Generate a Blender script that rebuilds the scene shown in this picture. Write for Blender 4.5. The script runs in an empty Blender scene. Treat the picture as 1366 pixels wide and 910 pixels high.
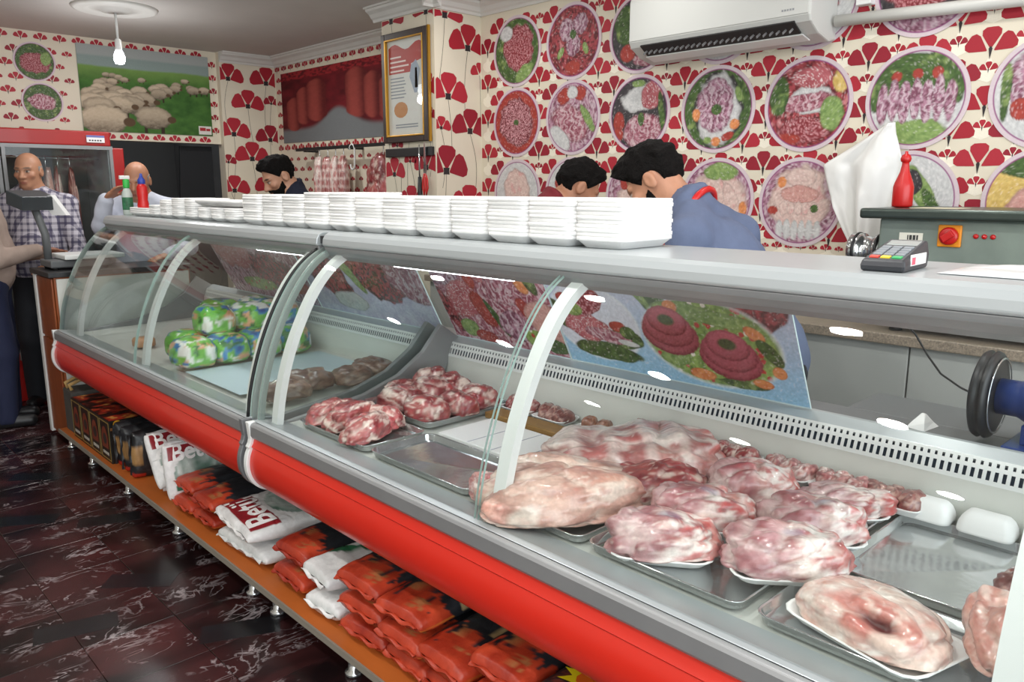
import bpy, bmesh, math, random
import numpy as np
from mathutils import Vector, Matrix

# ------------------------------------------------------------------ camera
scene = bpy.context.scene
COL = scene.collection
cam_data = bpy.data.cameras.new('camera')
cam_data.sensor_fit = 'HORIZONTAL'
cam_data.sensor_width = 36.0
cam_data.lens = 36.0 * 1050.0 / 1366.0
cam_data.clip_start = 0.02
cam = bpy.data.objects.new('camera', cam_data)
COL.objects.link(cam)
cam.matrix_world = Matrix(((0.7253, 0.1313, -0.6758, 0.0),
                           (-0.6884, 0.1383, -0.7120, 0.0),
                           (0.0, 0.98165, 0.19073, 1.5),
                           (0, 0, 0, 1)))
scene.camera = cam

# ------------------------------------------------------------------ light
world = bpy.data.worlds.new('overcast_day')
scene.world = world
world.use_nodes = True
bg = world.node_tree.nodes['Background']
bg.inputs[0].default_value = (0.86, 0.93, 1.0, 1)
bg.inputs[1].default_value = 1.2

def area(name, loc, rot, sx, sy, power, color=(1, 1, 1)):
    d = bpy.data.lights.new(name, 'AREA')
    d.shape = 'RECTANGLE'; d.size = sx; d.size_y = sy; d.energy = power; d.color = color
    o = bpy.data.objects.new(name, d); COL.objects.link(o)
    o.location = loc; o.rotation_euler = rot
    return o
# daylight entering through the open shop front behind the camera
area('shopfront_daylight', (0.4, -1.5, 1.55), (math.radians(90), 0, 0), 5.6, 2.2, 115, (0.93, 0.97, 1.0))
# grid of round downlights in the shop ceiling, plus an added fill row
def downlight(x, y, power):
    d = bpy.data.lights.new('ceiling_downlight_or_fill', 'AREA'); d.shape = 'DISK'; d.size = .12; d.energy = power; d.color = (1.0, .985, .95)
    o = bpy.data.objects.new('ceiling_downlight_or_fill', d); COL.objects.link(o); o.location = (x, y, 2.62)
for dx in (-1.35, -.1, 1.38, 2.85):  # last row is added, to light the workers behind the counter
    for dy in (.05, 1.18, 2.35, 3.52):
        downlight(dx, dy, (10 if dy < 3 else 6) if dx < 2.8 else 4.5)
for dx, dy, p_ in ((-.1, 4.7, 5), (1.2, 4.7, 7), (2.5, 5.6, 12)): downlight(dx, dy, p_)

scene.view_settings.view_transform = 'Standard'
scene.view_settings.look = 'None'
scene.view_settings.exposure = 0.0
scene.view_settings.gamma = 1.0
scene.view_settings.use_curve_mapping = False
scene.cycles.transparent_max_bounces = 24
scene.cycles.max_bounces = 10

# ------------------------------------------------------------------ helpers
PI = math.pi
def s2l(c):
    c = np.asarray(c, float)
    return np.where(c <= 0.04045, c / 12.92, ((c + 0.055) / 1.055) ** 2.4)
def hx(h):
    h = h.lstrip('#')
    return s2l([int(h[i:i + 2], 16) / 255 for i in (0, 2, 4)])
def lerp(a, b, t):
    t = np.asarray(t)[..., None]
    return np.asarray(a) * (1 - t) + np.asarray(b) * t
def sst(a, b, x):
    t = np.clip((x - a) / (b - a), 0, 1); return t * t * (3 - 2 * t)

_T2 = np.random.RandomState(7).rand(64, 64).astype(np.float32)
_T3 = np.random.RandomState(9).rand(32, 32, 32).astype(np.float32)
def vn2(x, y):
    xi = np.floor(x).astype(int); yi = np.floor(y).astype(int)
    fx = x - xi; fy = y - yi
    fx = fx * fx * (3 - 2 * fx); fy = fy * fy * (3 - 2 * fy)
    a = _T2[xi & 63, yi & 63]; b = _T2[(xi + 1) & 63, yi & 63]
    c = _T2[xi & 63, (yi + 1) & 63]; d = _T2[(xi + 1) & 63, (yi + 1) & 63]
    return (a * (1 - fx) + b * fx) * (1 - fy) + (c * (1 - fx) + d * fx) * fy
def fb2(x, y, s=1.0, seed=0, o=3):
    r = 0; a = 0.5; t = 0
    for k in range(o):
        r = r + a * vn2(x * s + seed * 7.31 + k * 11.7, y * s + seed * 3.17 + k * 5.3); t += a; a *= .5; s *= 2.03
    return r / t
def vn3(p):
    i = np.floor(p).astype(int); f = p - i; f = f * f * (3 - 2 * f)
    x, y, z = i[..., 0], i[..., 1], i[..., 2]; fx, fy, fz = f[..., 0], f[..., 1], f[..., 2]
    g = lambda a, b, c: _T3[(x + a) & 31, (y + b) & 31, (z + c) & 31]
    c00 = g(0, 0, 0) * (1 - fx) + g(1, 0, 0) * fx; c10 = g(0, 1, 0) * (1 - fx) + g(1, 1, 0) * fx
    c01 = g(0, 0, 1) * (1 - fx) + g(1, 0, 1) * fx; c11 = g(0, 1, 1) * (1 - fx) + g(1, 1, 1) * fx
    return (c00 * (1 - fy) + c10 * fy) * (1 - fz) + (c01 * (1 - fy) + c11 * fy) * fz
def fb3(p, s=1.0, seed=0, o=3):
    r = 0; a = .5; t = 0; p = np.asarray(p, float) * s + seed * np.array([3.7, 5.1, 7.9])
    for k in range(o):
        r = r + a * vn3(p + k * 4.7); t += a; a *= .5; p = p * 2.03
    return r / t
def worley(x, y, s, seed=0):
    """distance to the nearest jittered cell point and a random id"""
    x = x * s; y = y * s
    xi = np.floor(x).astype(int); yi = np.floor(y).astype(int)
    best = np.full(x.shape, 9.0); idr = np.zeros(x.shape)
    for dx in (-1, 0, 1):
        for dy in (-1, 0, 1):
            cx = xi + dx; cy = yi + dy
            jx = _T2[(cx * 3 + seed * 5) & 63, (cy * 7 + seed) & 63]; jy = _T2[(cy * 5 + 11 + seed) & 63, (cx * 11 + 3) & 63]
            d = np.hypot(cx + jx - x, cy + jy - y)
            m = d < best; best = np.where(m, d, best); idr = np.where(m, _T2[(cx * 13 + seed) & 63, (cy * 17 + 5) & 63], idr)
    return best, idr

def tag(o, label=None, cat=None, group=None, kind=None):
    if label: o['label'] = label
    if cat: o['category'] = cat
    if group: o['group'] = group
    if kind: o['kind'] = kind
    return o
def empty(name, loc=(0, 0, 0), rz=0, label=None, cat=None, group=None):
    o = bpy.data.objects.new(name, None); COL.objects.link(o)
    o.empty_display_size = .05
    o.location = loc; o.rotation_euler = (0, 0, rz)
    return tag(o, label, cat, group)

class MB:
    """collects shapes into one mesh; optional per-vertex colour"""
    def __init__(s): s.v = []; s.f = []; s.c = []; s.m = []; s.cm = 0; s.col = (1, 1, 1); s.sm = []
    def add(s, vs, fs, cols=None, smooth=False):
        b = len(s.v)
        s.v.extend([tuple(map(float, p)) for p in vs])
        s.f.extend([tuple(int(i) + b for i in f) for f in fs])
        s.m.extend([s.cm] * len(fs)); s.sm.extend([smooth] * len(fs))
        if cols is None: s.c.extend([tuple(s.col)] * len(vs))
        else: s.c.extend([tuple(map(float, c)) for c in cols])
        return s
    def box(s, x0, y0, z0, x1, y1, z1):
        v = [(x, y, z) for x in (x0, x1) for y in (y0, y1) for z in (z0, z1)]
        return s.add(v, [(0, 1, 3, 2), (4, 6, 7, 5), (0, 4, 5, 1), (2, 3, 7, 6), (0, 2, 6, 4), (1, 5, 7, 3)])
    def obox(s, c, ax, ay, az):
        c = Vector(c); ax = Vector(ax); ay = Vector(ay); az = Vector(az)
        v = [c + ax * i + ay * j + az * k for i in (-1, 1) for j in (-1, 1) for k in (-1, 1)]
        return s.add(v, [(0, 1, 3, 2), (4, 6, 7, 5), (0, 4, 5, 1), (2, 3, 7, 6), (0, 2, 6, 4), (1, 5, 7, 3)])
    def loft(s, loops, cap0=True, cap1=True, closed=True, smooth=False, cols=None):
        n = len(loops[0]); v = [p for l in loops for p in l]; f = []
        for a in range(len(loops) - 1):
            for i in range(n if closed else n - 1):
                j = (i + 1) % n
                f.append((a * n + i, a * n + j, (a + 1) * n + j, (a + 1) * n + i))
        if cap0: f.append(tuple(range(n - 1, -1, -1)))
        if cap1: f.append(tuple((len(loops) - 1) * n + i for i in range(n)))
        return s.add(v, f, cols, smooth)
    def prism_y(s, prof, y0, y1, smooth=False):
        """closed (x,z) outline swept along y"""
        return s.loft([[(x, y0, z) for x, z in prof], [(x, y1, z) for x, z in prof]], smooth=smooth)
    def lathe(s, prof, c=(0, 0, 0), axis='z', n=24, smooth=True, cap=True):
        loops = []
        for r, h in prof:
            l = []
            for k in range(n):
                a = 2 * PI * k / n; ca, sa = r * math.cos(a), r * math.sin(a)
                l.append({'z': (c[0] + ca, c[1] + sa, c[2] + h), 'y': (c[0] + ca, c[1] + h, c[2] - sa), 'x': (c[0] + h, c[1] + ca, c[2] + sa)}[axis])
            loops.append(l)
        return s.loft(loops, cap, cap, True, smooth)
    def tube(s, pts, r, n=8, smooth=True):
        pts = [Vector(p) for p in pts]; rs = r if isinstance(r, (list, tuple)) else [r] * len(pts)
        loops = []; prev = None
        for i, p in enumerate(pts):
            t = (pts[min(i + 1, len(pts) - 1)] - pts[max(i - 1, 0)]).normalized()
            if prev is None:
                u = t.orthogonal().normalized()
            else:
                u = (prev - t * prev.dot(t)).normalized()
            prev = u; w = t.cross(u)
            loops.append([tuple(p + (u * math.cos(2 * PI * k / n) + w * math.sin(2 * PI * k / n)) * rs[i]) for k in range(n)])
        return s.loft(loops, smooth=smooth)
    def rrect(s, w, d, r, steps, c=(0, 0, 0), n=5, smooth=True, cap0=True, cap1=True):
        """rounded rectangles (half sizes w,d) at (inset, z) steps"""
        loops = []
        for ins, z in steps:
            ww, dd = w - ins, d - ins; rr = max(min(r - ins * .5, ww, dd), .002); l = []
            for q, (sx, sy) in enumerate(((1, 1), (-1, 1), (-1, -1), (1, -1))):
                for k in range(n):
                    a = (q + k / (n - 1)) * PI / 2
                    l.append((c[0] + sx * (ww - rr) + rr * math.cos(a), c[1] + sy * (dd - rr) + rr * math.sin(a), c[2] + z))
            loops.append(l)
        return s.loft(loops, cap0, cap1, True, smooth)
    def grid(s, P, cols=None, smooth=True):
        """P: (nu,nv,3)"""
        nu, nv = P.shape[:2]
        i = np.arange(nu * nv).reshape(nu, nv)
        f = np.stack([i[:-1, :-1], i[1:, :-1], i[1:, 1:], i[:-1, 1:]], -1).reshape(-1, 4)
        return s.add(P.reshape(-1, 3), f, None if cols is None else cols.reshape(-1, 3), smooth)
    def build(s, name, mat, parent=None, loc=None, bevel=0, segs=2, color=None):
        me = bpy.data.meshes.new(name)
        me.from_pydata(s.v, [], s.f)
        mats = mat if isinstance(mat, (list, tuple)) else [mat]
        for m in mats: me.materials.append(m)
        if len(mats) > 1: me.polygons.foreach_set('material_index', s.m)
        me.polygons.foreach_set('use_smooth', s.sm)
        if s.c:
            a = me.color_attributes.new('Col', 'FLOAT_COLOR', 'POINT')
            c = np.ones((len(s.v), 4), np.float32); c[:, :3] = s.c
            a.data.foreach_set('color', c.ravel())
        me.update()
        o = bpy.data.objects.new(name, me); COL.objects.link(o)
        if parent: o.parent = parent
        if loc: o.location = loc
        if bevel:
            b = o.modifiers.new('bevel', 'BEVEL'); b.width = bevel; b.segments = segs; b.limit_method = 'ANGLE'; b.angle_limit = math.radians(40)
            b.harden_normals = False
        return o

def np_mesh(name, V, Fq, mat, cols=None, parent=None, smooth=True):
    me = bpy.data.meshes.new(name)
    n = len(V); m = len(Fq)
    me.vertices.add(n); me.vertices.foreach_set('co', np.asarray(V, np.float32).ravel())
    me.loops.add(m * 4); me.loops.foreach_set('vertex_index', np.asarray(Fq, np.int32).ravel())
    me.polygons.add(m); me.polygons.foreach_set('loop_start', np.arange(0, m * 4, 4, dtype=np.int32))
    try: me.polygons.foreach_set('loop_total', np.full(m, 4, np.int32))
    except Exception: pass
    me.update(calc_edges=True); me.validate()
    me.polygons.foreach_set('use_smooth', [smooth] * len(me.polygons))
    if cols is not None:
        a = me.color_attributes.new('Col', 'FLOAT_COLOR', 'POINT')
        c = np.ones((n, 4), np.float32); c[:, :3] = cols
        a.data.foreach_set('color', c.ravel())
    me.materials.append(mat)
    o = bpy.data.objects.new(name, me); COL.objects.link(o)
    if parent: o.parent = parent
    return o

def copy_tree(o, parent=None):
    c = o.copy(); COL.objects.link(c)
    if parent: c.parent = parent
    for ch in o.children: copy_tree(ch, c)
    return c

# ------------------------------------------------------------------ materials
def mat(name, color='#808080', rough=.5, metal=0., coat=0., spec=None, noise=0., nscale=20., bump=0., bscale=60., emit=None, estr=0., vcol=False, trans=0., rand=0., sheen=0., coat_rough=.05, stretch=None):
    m = bpy.data.materials.new(name); m.use_nodes = True
    nt = m.node_tree; b = nt.nodes['Principled BSDF']
    col = hx(color) if isinstance(color, str) else np.array(color)
    b.inputs['Base Color'].default_value = (*col, 1)
    b.inputs['Roughness'].default_value = rough; b.inputs['Metallic'].default_value = metal
    b.inputs['Coat Weight'].default_value = coat; b.inputs['Coat Roughness'].default_value = coat_rough
    if spec is not None: b.inputs['Specular IOR Level'].default_value = spec
    if trans: b.inputs['Transmission Weight'].default_value = trans
    if emit: b.inputs['Emission Color'].default_value = (*hx(emit), 1); b.inputs['Emission Strength'].default_value = estr
    tc = nt.nodes.new('ShaderNodeTexCoord'); src = None
    coord = tc.outputs['Object']
    if stretch:
        mp = nt.nodes.new('ShaderNodeMapping'); mp.inputs['Scale'].default_value = stretch
        nt.links.new(coord, mp.inputs[0]); coord = mp.outputs[0]
    if vcol:
        a = nt.nodes.new('ShaderNodeAttribute'); a.attribute_name = 'Col'; src = a.outputs['Color']
    if noise or rand:
        if src is None:
            r = nt.nodes.new('ShaderNodeRGB'); r.outputs[0].default_value = (*col, 1); src = r.outputs[0]
        hsv = nt.nodes.new('ShaderNodeHueSaturation'); nt.links.new(src, hsv.inputs['Color'])
        mr = nt.nodes.new('ShaderNodeMapRange'); mr.inputs['To Min'].default_value = 1 - noise; mr.inputs['To Max'].default_value = 1 + noise
        n = nt.nodes.new('ShaderNodeTexNoise'); n.inputs['Scale'].default_value = nscale; n.inputs['Detail'].default_value = 5
        nt.links.new(coord, n.inputs['Vector']); nt.links.new(n.outputs['Fac'], mr.inputs['Value'])
        mr.inputs['From Min'].default_value = .25; mr.inputs['From Max'].default_value = .75
        v = mr.outputs[0]
        if rand:
            oi = nt.nodes.new('ShaderNodeObjectInfo'); m2 = nt.nodes.new('ShaderNodeMapRange')
            m2.inputs['To Min'].default_value = 1 - rand; m2.inputs['To Max'].default_value = 1 + rand
            nt.links.new(oi.outputs['Random'], m2.inputs['Value'])
            mu = nt.nodes.new('ShaderNodeMath'); mu.operation = 'MULTIPLY'
            nt.links.new(v, mu.inputs[0]); nt.links.new(m2.outputs[0], mu.inputs[1]); v = mu.outputs[0]
        nt.links.new(v, hsv.inputs['Value']); src = hsv.outputs[0]
    if src is not None: nt.links.new(src, b.inputs['Base Color'])
    if bump:
        n2 = nt.nodes.new('ShaderNodeTexNoise'); n2.inputs['Scale'].default_value = bscale; n2.inputs['Detail'].default_value = 4
        nt.links.new(coord, n2.inputs['Vector'])
        bp = nt.nodes.new('ShaderNodeBump'); bp.inputs['Strength'].default_value = bump; bp.inputs['Distance'].default_value = .01
        nt.links.new(n2.outputs['Fac'], bp.inputs['Height']); nt.links.new(bp.outputs[0], b.inputs['Normal'])
        if coat: nt.links.new(bp.outputs[0], b.inputs['Coat Normal'])
    return m

def glass_mat(name, tint=(.965, .985, .98), ior=1.4):
    m = bpy.data.materials.new(name); m.use_nodes = True; nt = m.node_tree
    for n in list(nt.nodes): nt.nodes.remove(n)
    out = nt.nodes.new('ShaderNodeOutputMaterial'); mix = nt.nodes.new('ShaderNodeMixShader')
    tr = nt.nodes.new('ShaderNodeBsdfTransparent'); tr.inputs[0].default_value = (*tint, 1)
    gl = nt.nodes.new('ShaderNodeBsdfGlossy'); gl.inputs['Roughness'].default_value = 0.0
    # Schlick reflectance from the angle of view, the same on both faces of the sheet
    ge = nt.nodes.new('ShaderNodeNewGeometry'); dt = nt.nodes.new('ShaderNodeVectorMath'); dt.operation = 'DOT_PRODUCT'
    nt.links.new(ge.outputs['Normal'], dt.inputs[0]); nt.links.new(ge.outputs['Incoming'], dt.inputs[1])
    def mth(op, a, b=None):
        n = nt.nodes.new('ShaderNodeMath'); n.operation = op
        for i, q in enumerate((a, b)):
            if q is None: continue
            if isinstance(q, (int, float)): n.inputs[i].default_value = q
            else: nt.links.new(q, n.inputs[i])
        return n.outputs[0]
    f0 = ((ior - 1) / (ior + 1)) ** 2
    c = mth('SUBTRACT', 1.0, mth('ABSOLUTE', dt.outputs['Value']))
    fac = mth('ADD', mth('MULTIPLY', mth('POWER', c, 5.0), 1 - f0), f0)
    nt.links.new(fac, mix.inputs[0]); nt.links.new(tr.outputs[0], mix.inputs[1]); nt.links.new(gl.outputs[0], mix.inputs[2])
    nt.links.new(mix.outputs[0], out.inputs[0])
    return m

M = dict(
    glass=glass_mat('clear_glass'),
    glass_edge=mat('glass_edge', '#93aaa2', .2, coat=.5),
    alu=mat('grey_aluminium', '#8f9091', .38, .3, noise=.05, nscale=8),
    alu_light=mat('pale_aluminium', '#b0b6b8', .3, .25),
    alu_dark=mat('dark_aluminium', '#77787a', .45, .2),
    white_paint=mat('white_paint', '#e4e6e4', .35),
    red_panel=mat('red_lacquer', '#d42a1b', .34, coat=.25, noise=.04, nscale=3),
    inner=mat('cream_liner', '#cfd0ca', .45, noise=.05, nscale=6),
    inner_dark=mat('grey_liner', '#8e908f', .4),
    steel=mat('stainless_steel', '#c9cccd', .13, .88, noise=.1, nscale=14, bump=.05, bscale=30),
    steel_brush=mat('brushed_steel', '#8f9593', .3, .9, noise=.12, nscale=10, bump=.04, bscale=40),
    foam=mat('foam_white', '#f3f3f2', .55, noise=.015, nscale=90, rand=.015),
    shelf=mat('orange_melamine', '#b9642a', .45, noise=.18, nscale=9, stretch=(1, .3, 6)),
    shelf_edge=mat('shelf_edge_band', '#8b8478', .5),
    cabinet=mat('brown_melamine', '#8f4a22', .4, noise=.2, nscale=7, stretch=(4, 4, .5)),
    dark=mat('dark_plastic', '#1c1d1f', .4),
    black=mat('black_rubber', '#0d0d0e', .55),
    grey_pl=mat('grey_plastic', '#5d6062', .45),
    print_=mat('printed_matt', '#ffffff', .7, vcol=True, noise=.08, nscale=160, spec=.2),
    print_wall=mat('printed_wallpaper', '#ffffff', .6, vcol=True, noise=.05, nscale=150),
    print_acrylic=mat('printed_acrylic', '#ffffff', .22, vcol=True, noise=.06, nscale=170, coat=.6, coat_rough=.02),
    meat=mat('raw_meat', '#ffffff', .38, vcol=True, noise=.16, nscale=85, coat=.9, bump=.32, bscale=44, coat_rough=.08),
    skin=mat('skin', '#ffffff', .5, vcol=True, noise=.06, nscale=40, bump=.04, bscale=120),
    hair=mat('black_hair', '#0e0b0a', .8, spec=.15, noise=.35, nscale=120, bump=.8, bscale=150),
    bag=mat('woven_plastic_sack', '#ffffff', .42, vcol=True, noise=.08, nscale=60, bump=.45, bscale=26, coat=.1),
    vpaint=mat('painted_print', '#ffffff', .45, vcol=True),
    granite=mat('speckled_granite', '#8d7f70', .3, noise=.5, nscale=170),
    gold=mat('gold_frame', '#b98a30', .35, .6),
    wood_dark=mat('dark_wood', '#2b1a12', .4, noise=.25, nscale=20),
    wood_bar=mat('brown_wood', '#8f6a35', .5, noise=.2, nscale=20, stretch=(8, 1, 8)),
    blue_paint=mat('blue_enamel', '#1f3a7a', .35, coat=.2, noise=.12, nscale=15),
    ceiling=mat('grey_ceiling_paint', '#cbc7c2', .8, noise=.04, nscale=3),
    plaster=mat('white_plaster', '#d9d8d3', .6, noise=.03, nscale=8),
    cream=mat('cream_wallpaper', '#ded5c1', .62, noise=.04, nscale=5),
    cream2=mat('cream_paint', '#c9c5ba', .6, noise=.04, nscale=4),
    red_pl=mat('red_plastic', '#c01414', .35, coat=.2),
    tile_wall=mat('stone_wall_tile', '#b5ab9c', .35, noise=.2, nscale=14, rand=.06),
    rubber_red=mat('red_enamel', '#a11a17', .35, coat=.25, noise=.06, nscale=6),
    void=mat('unlit_interior', '#26282a', .8),
)

# ------------------------------------------------------------------ structure
def struct(o): o['kind'] = 'structure'; return o

def marble():
    m = bpy.data.materials.new('red_marble'); m.use_nodes = True; nt = m.node_tree; b = nt.nodes['Principled BSDF']
    N = nt.nodes.new; L = nt.links.new
    tc = N('ShaderNodeTexCoord'); oi = N('ShaderNodeObjectInfo')
    geo = N('ShaderNodeNewGeometry')
    rnd = N('ShaderNodeVectorMath'); rnd.operation = 'SCALE'; rnd.inputs['Scale'].default_value = 1.0
    comb = N('ShaderNodeCombineXYZ')
    mm = N('ShaderNodeMath'); mm.operation = 'MULTIPLY'; mm.inputs[1].default_value = 0.35
    L(oi.outputs['Random'], mm.inputs[0]); L(mm.outputs[0], comb.inputs[0]); L(mm.outputs[0], comb.inputs[2])
    add = N('ShaderNodeVectorMath'); add.operation = 'ADD'
    L(geo.outputs['Position'], add.inputs[0]); L(comb.outputs[0], add.inputs[1])
    mp = N('ShaderNodeMapping'); mp.inputs['Rotation'].default_value = (0, 0, math.radians(-42)); mp.inputs['Scale'].default_value = (1.0, 1.55, 1)
    L(add.outputs[0], mp.inputs[0])
    n1 = N('ShaderNodeTexNoise'); n1.inputs['Scale'].default_value = 3.2; n1.inputs['Detail'].default_value = 6; n1.inputs['Distortion'].default_value = .6
    L(mp.outputs[0], n1.inputs['Vector'])
    cr = N('ShaderNodeValToRGB'); e = cr.color_ramp.elements
    e[0].position = .36; e[0].color = (*hx('#130d0f'), 1); e[1].position = .64; e[1].color = (*hx('#3f2021'), 1)
    L(n1.outputs['Fac'], cr.inputs[0])
    def vein(sc, dist, width, seedoff):
        v = N('ShaderNodeTexNoise'); v.inputs['Scale'].default_value = sc; v.inputs['Detail'].default_value = 4; v.inputs['Distortion'].default_value = dist; v.inputs['Roughness'].default_value = .62
        o = N('ShaderNodeVectorMath'); o.operation = 'ADD'; o.inputs[1].default_value = (seedoff, seedoff * .7, 0)
        L(mp.outputs[0], o.inputs[0]); L(o.outputs[0], v.inputs['Vector'])
        s = N('ShaderNodeMath'); s.operation = 'SUBTRACT'; s.inputs[1].default_value = .5; L(v.outputs['Fac'], s.inputs[0])
        a = N('ShaderNodeMath'); a.operation = 'ABSOLUTE'; L(s.outputs[0], a.inputs[0])
        r = N('ShaderNodeMapRange'); r.inputs['From Min'].default_value = 0; r.inputs['From Max'].default_value = width; r.inputs['To Min'].default_value = 1; r.inputs['To Max'].default_value = 0
        L(a.outputs[0], r.inputs['Value']); return r.outputs[0]
    v1 = vein(2.6, .9, .009, 0); v2 = vein(5.0, .8, .030, 5.0)
    msk = N('ShaderNodeTexNoise'); msk.inputs['Scale'].default_value = 4.2; msk.inputs['Detail'].default_value = 3; L(mp.outputs[0], msk.inputs['Vector'])
    mr = N('ShaderNodeMapRange'); mr.inputs['From Min'].default_value = .49; mr.inputs['From Max'].default_value = .64; L(msk.outputs['Fac'], mr.inputs['Value'])
    mx = N('ShaderNodeMath'); mx.operation = 'MAXIMUM'; L(v1, mx.inputs[0]); L(v2, mx.inputs[1])
    mu = N('ShaderNodeMath'); mu.operation = 'MULTIPLY'; L(mx.outputs[0], mu.inputs[0]); L(mr.outputs[0], mu.inputs[1])
    mix = N('ShaderNodeMix'); mix.data_type = 'RGBA'; mix.inputs[7].default_value = (*hx('#9a9092'), 1)
    L(mu.outputs[0], mix.inputs[0]); L(cr.outputs[0], mix.inputs[6])
    # tone of each slab
    hsv = N('ShaderNodeHueSaturation'); L(mix.outputs[2], hsv.inputs['Color'])
    m2 = N('ShaderNodeMapRange'); m2.inputs['To Min'].default_value = .72; m2.inputs['To Max'].default_value = 1.12; L(oi.outputs['Random'], m2.inputs['Value'])
    L(m2.outputs[0], hsv.inputs['Value']); L(hsv.outputs[0], b.inputs['Base Color'])
    b.inputs['Roughness'].default_value = .24
    return m
M['marble'] = marble()
M['marble_dark'] = mat('black_marble', '#17191c', .22, noise=.3, nscale=9)

floor = struct(MB().box(-2.2, -1.5, -.12, 3.7, 8.6, -.006).build('floor', M['wood_dark']))
rt = random.Random(5)
t0 = MB().box(-.1492, -.1492, -.0055, .1492, .1492, 0).build('tile', M['marble'], floor, bevel=.0012, segs=1)
t0['kind'] = 'structure'
first = True
for i in range(7):
    for j in range(19):
        o = t0 if first else t0.copy()
        if not first: COL.objects.link(o)
        first = False
        o.location = (-.15 + i * .3, 1.05 + j * .3, 0)

# dark slips of black marble set into some slabs
sl0 = MB().box(-.13, -.055, -.004, .13, .055, .0006).build('marble_slip', M['marble_dark'], floor); sl0['kind'] = 'structure'
for k, (x, y, r) in enumerate(((1.03, 2.45, .1), (.90, 3.05, -.15), (1.0, 3.75, .2), (.72, 4.0, .0), (.62, 2.85, .3), (.9, 4.6, -.1))):
    o = sl0 if k == 0 else sl0.copy()
    if k: COL.objects.link(o)
    o.location = (x, y, 0); o.rotation_euler = (0, 0, r - .55)
struct(MB().box(-2.4, -8, -.2, 5, -1.5, -.02).build('floor_pavement', mat('pavement', '#8a8782', .8, noise=.1, nscale=5)))

struct(MB().box(-2.2, -1.5, 2.65, 3.7, 8.6, 2.75).build('ceiling', M['ceiling']))
wl = struct(MB().box(-2.3, -1.5, 0, -2.2, 8.6, 2.65).build('wall_left', M['cream2']))
wr = struct(MB().box(3.5, -1.5, 1.2, 3.62, 3.975, 2.65).box(3.5, -1.5, 0, 3.62, 3.975, 1.2).build('wall_right', M['cream']))
wp = struct(MB().box(3.122, 3.975, 0, 3.66, 4.525, 2.65).build('wall_pillar', M['cream']))
wm = struct(MB().box(3.58, 4.525, 0, 3.7, 6.95, 2.65).build('wall_mural', M['cream']))
wb = struct(MB().box(-2.2, 6.95, 1.88, 3.08, 7.05, 2.65).box(-2.2, 6.95, 0, 2.0, 7.05, 1.88).box(3.08, 6.95, 0, 3.58, 7.05, 2.65).build('wall_back', M['cream']))
wpi = struct(MB().box(3.06, 6.89, 0, 3.58, 6.95, 2.65).build('wall_pier', M['cream']))
# unlit back room behind the opening
struct(MB().box(1.9, 8.4, 0, 3.2, 8.5, 2.2).box(1.9, 7.05, 0, 2.0, 8.4, 2.2).box(3.2, 7.05, 0, 3.3, 8.5, 2.2).build('wall_backroom', mat('backroom_grey', '#77787a', .8)))
cp = MB(); cp.prism_y([(2.62, .0), (3.02, 0), (3.02, 1.86), (2.74, 1.86)], 7.06, 7.09)
tag(cp.build('curtain', mat('black_curtain', '#1a1c20', .8), bevel=.004), 'black hanging panel in the dark doorway below the sheep poster', 'panel')

# cornices: stepped plaster profile run along the tops of the walls
CP = [(0, 0), (0, -.085), (.012, -.085), (.018, -.07), (.03, -.062), (.045, -.04), (.07, -.025), (.075, -.012), (.09, -.012), (.09, 0)]
def cornice(name, p0, p1, n):
    """p0->p1 wall line, n = inward normal"""
    mb = MB(); z = 2.65
    mb.loft([[(p[0] + n[0] * a, p[1] + n[1] * a, z + b) for a, b in CP] for p in (p0, p1)])
    return struct(mb.build(name, M['plaster']))
cornice('trim_1', (3.5, -1.5), (3.5, 3.975), (-1, 0))
cornice('trim_2', (3.122, 3.90), (3.122, 4.60), (-1, 0))
cornice('trim_3', (3.035, 3.975), (3.5, 3.975), (0, -1))
cornice('trim_4', (3.58, 4.525), (3.58, 6.89), (-1, 0))
cornice('trim_5', (3.06, 6.89), (3.58, 6.89), (0, -1))

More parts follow.
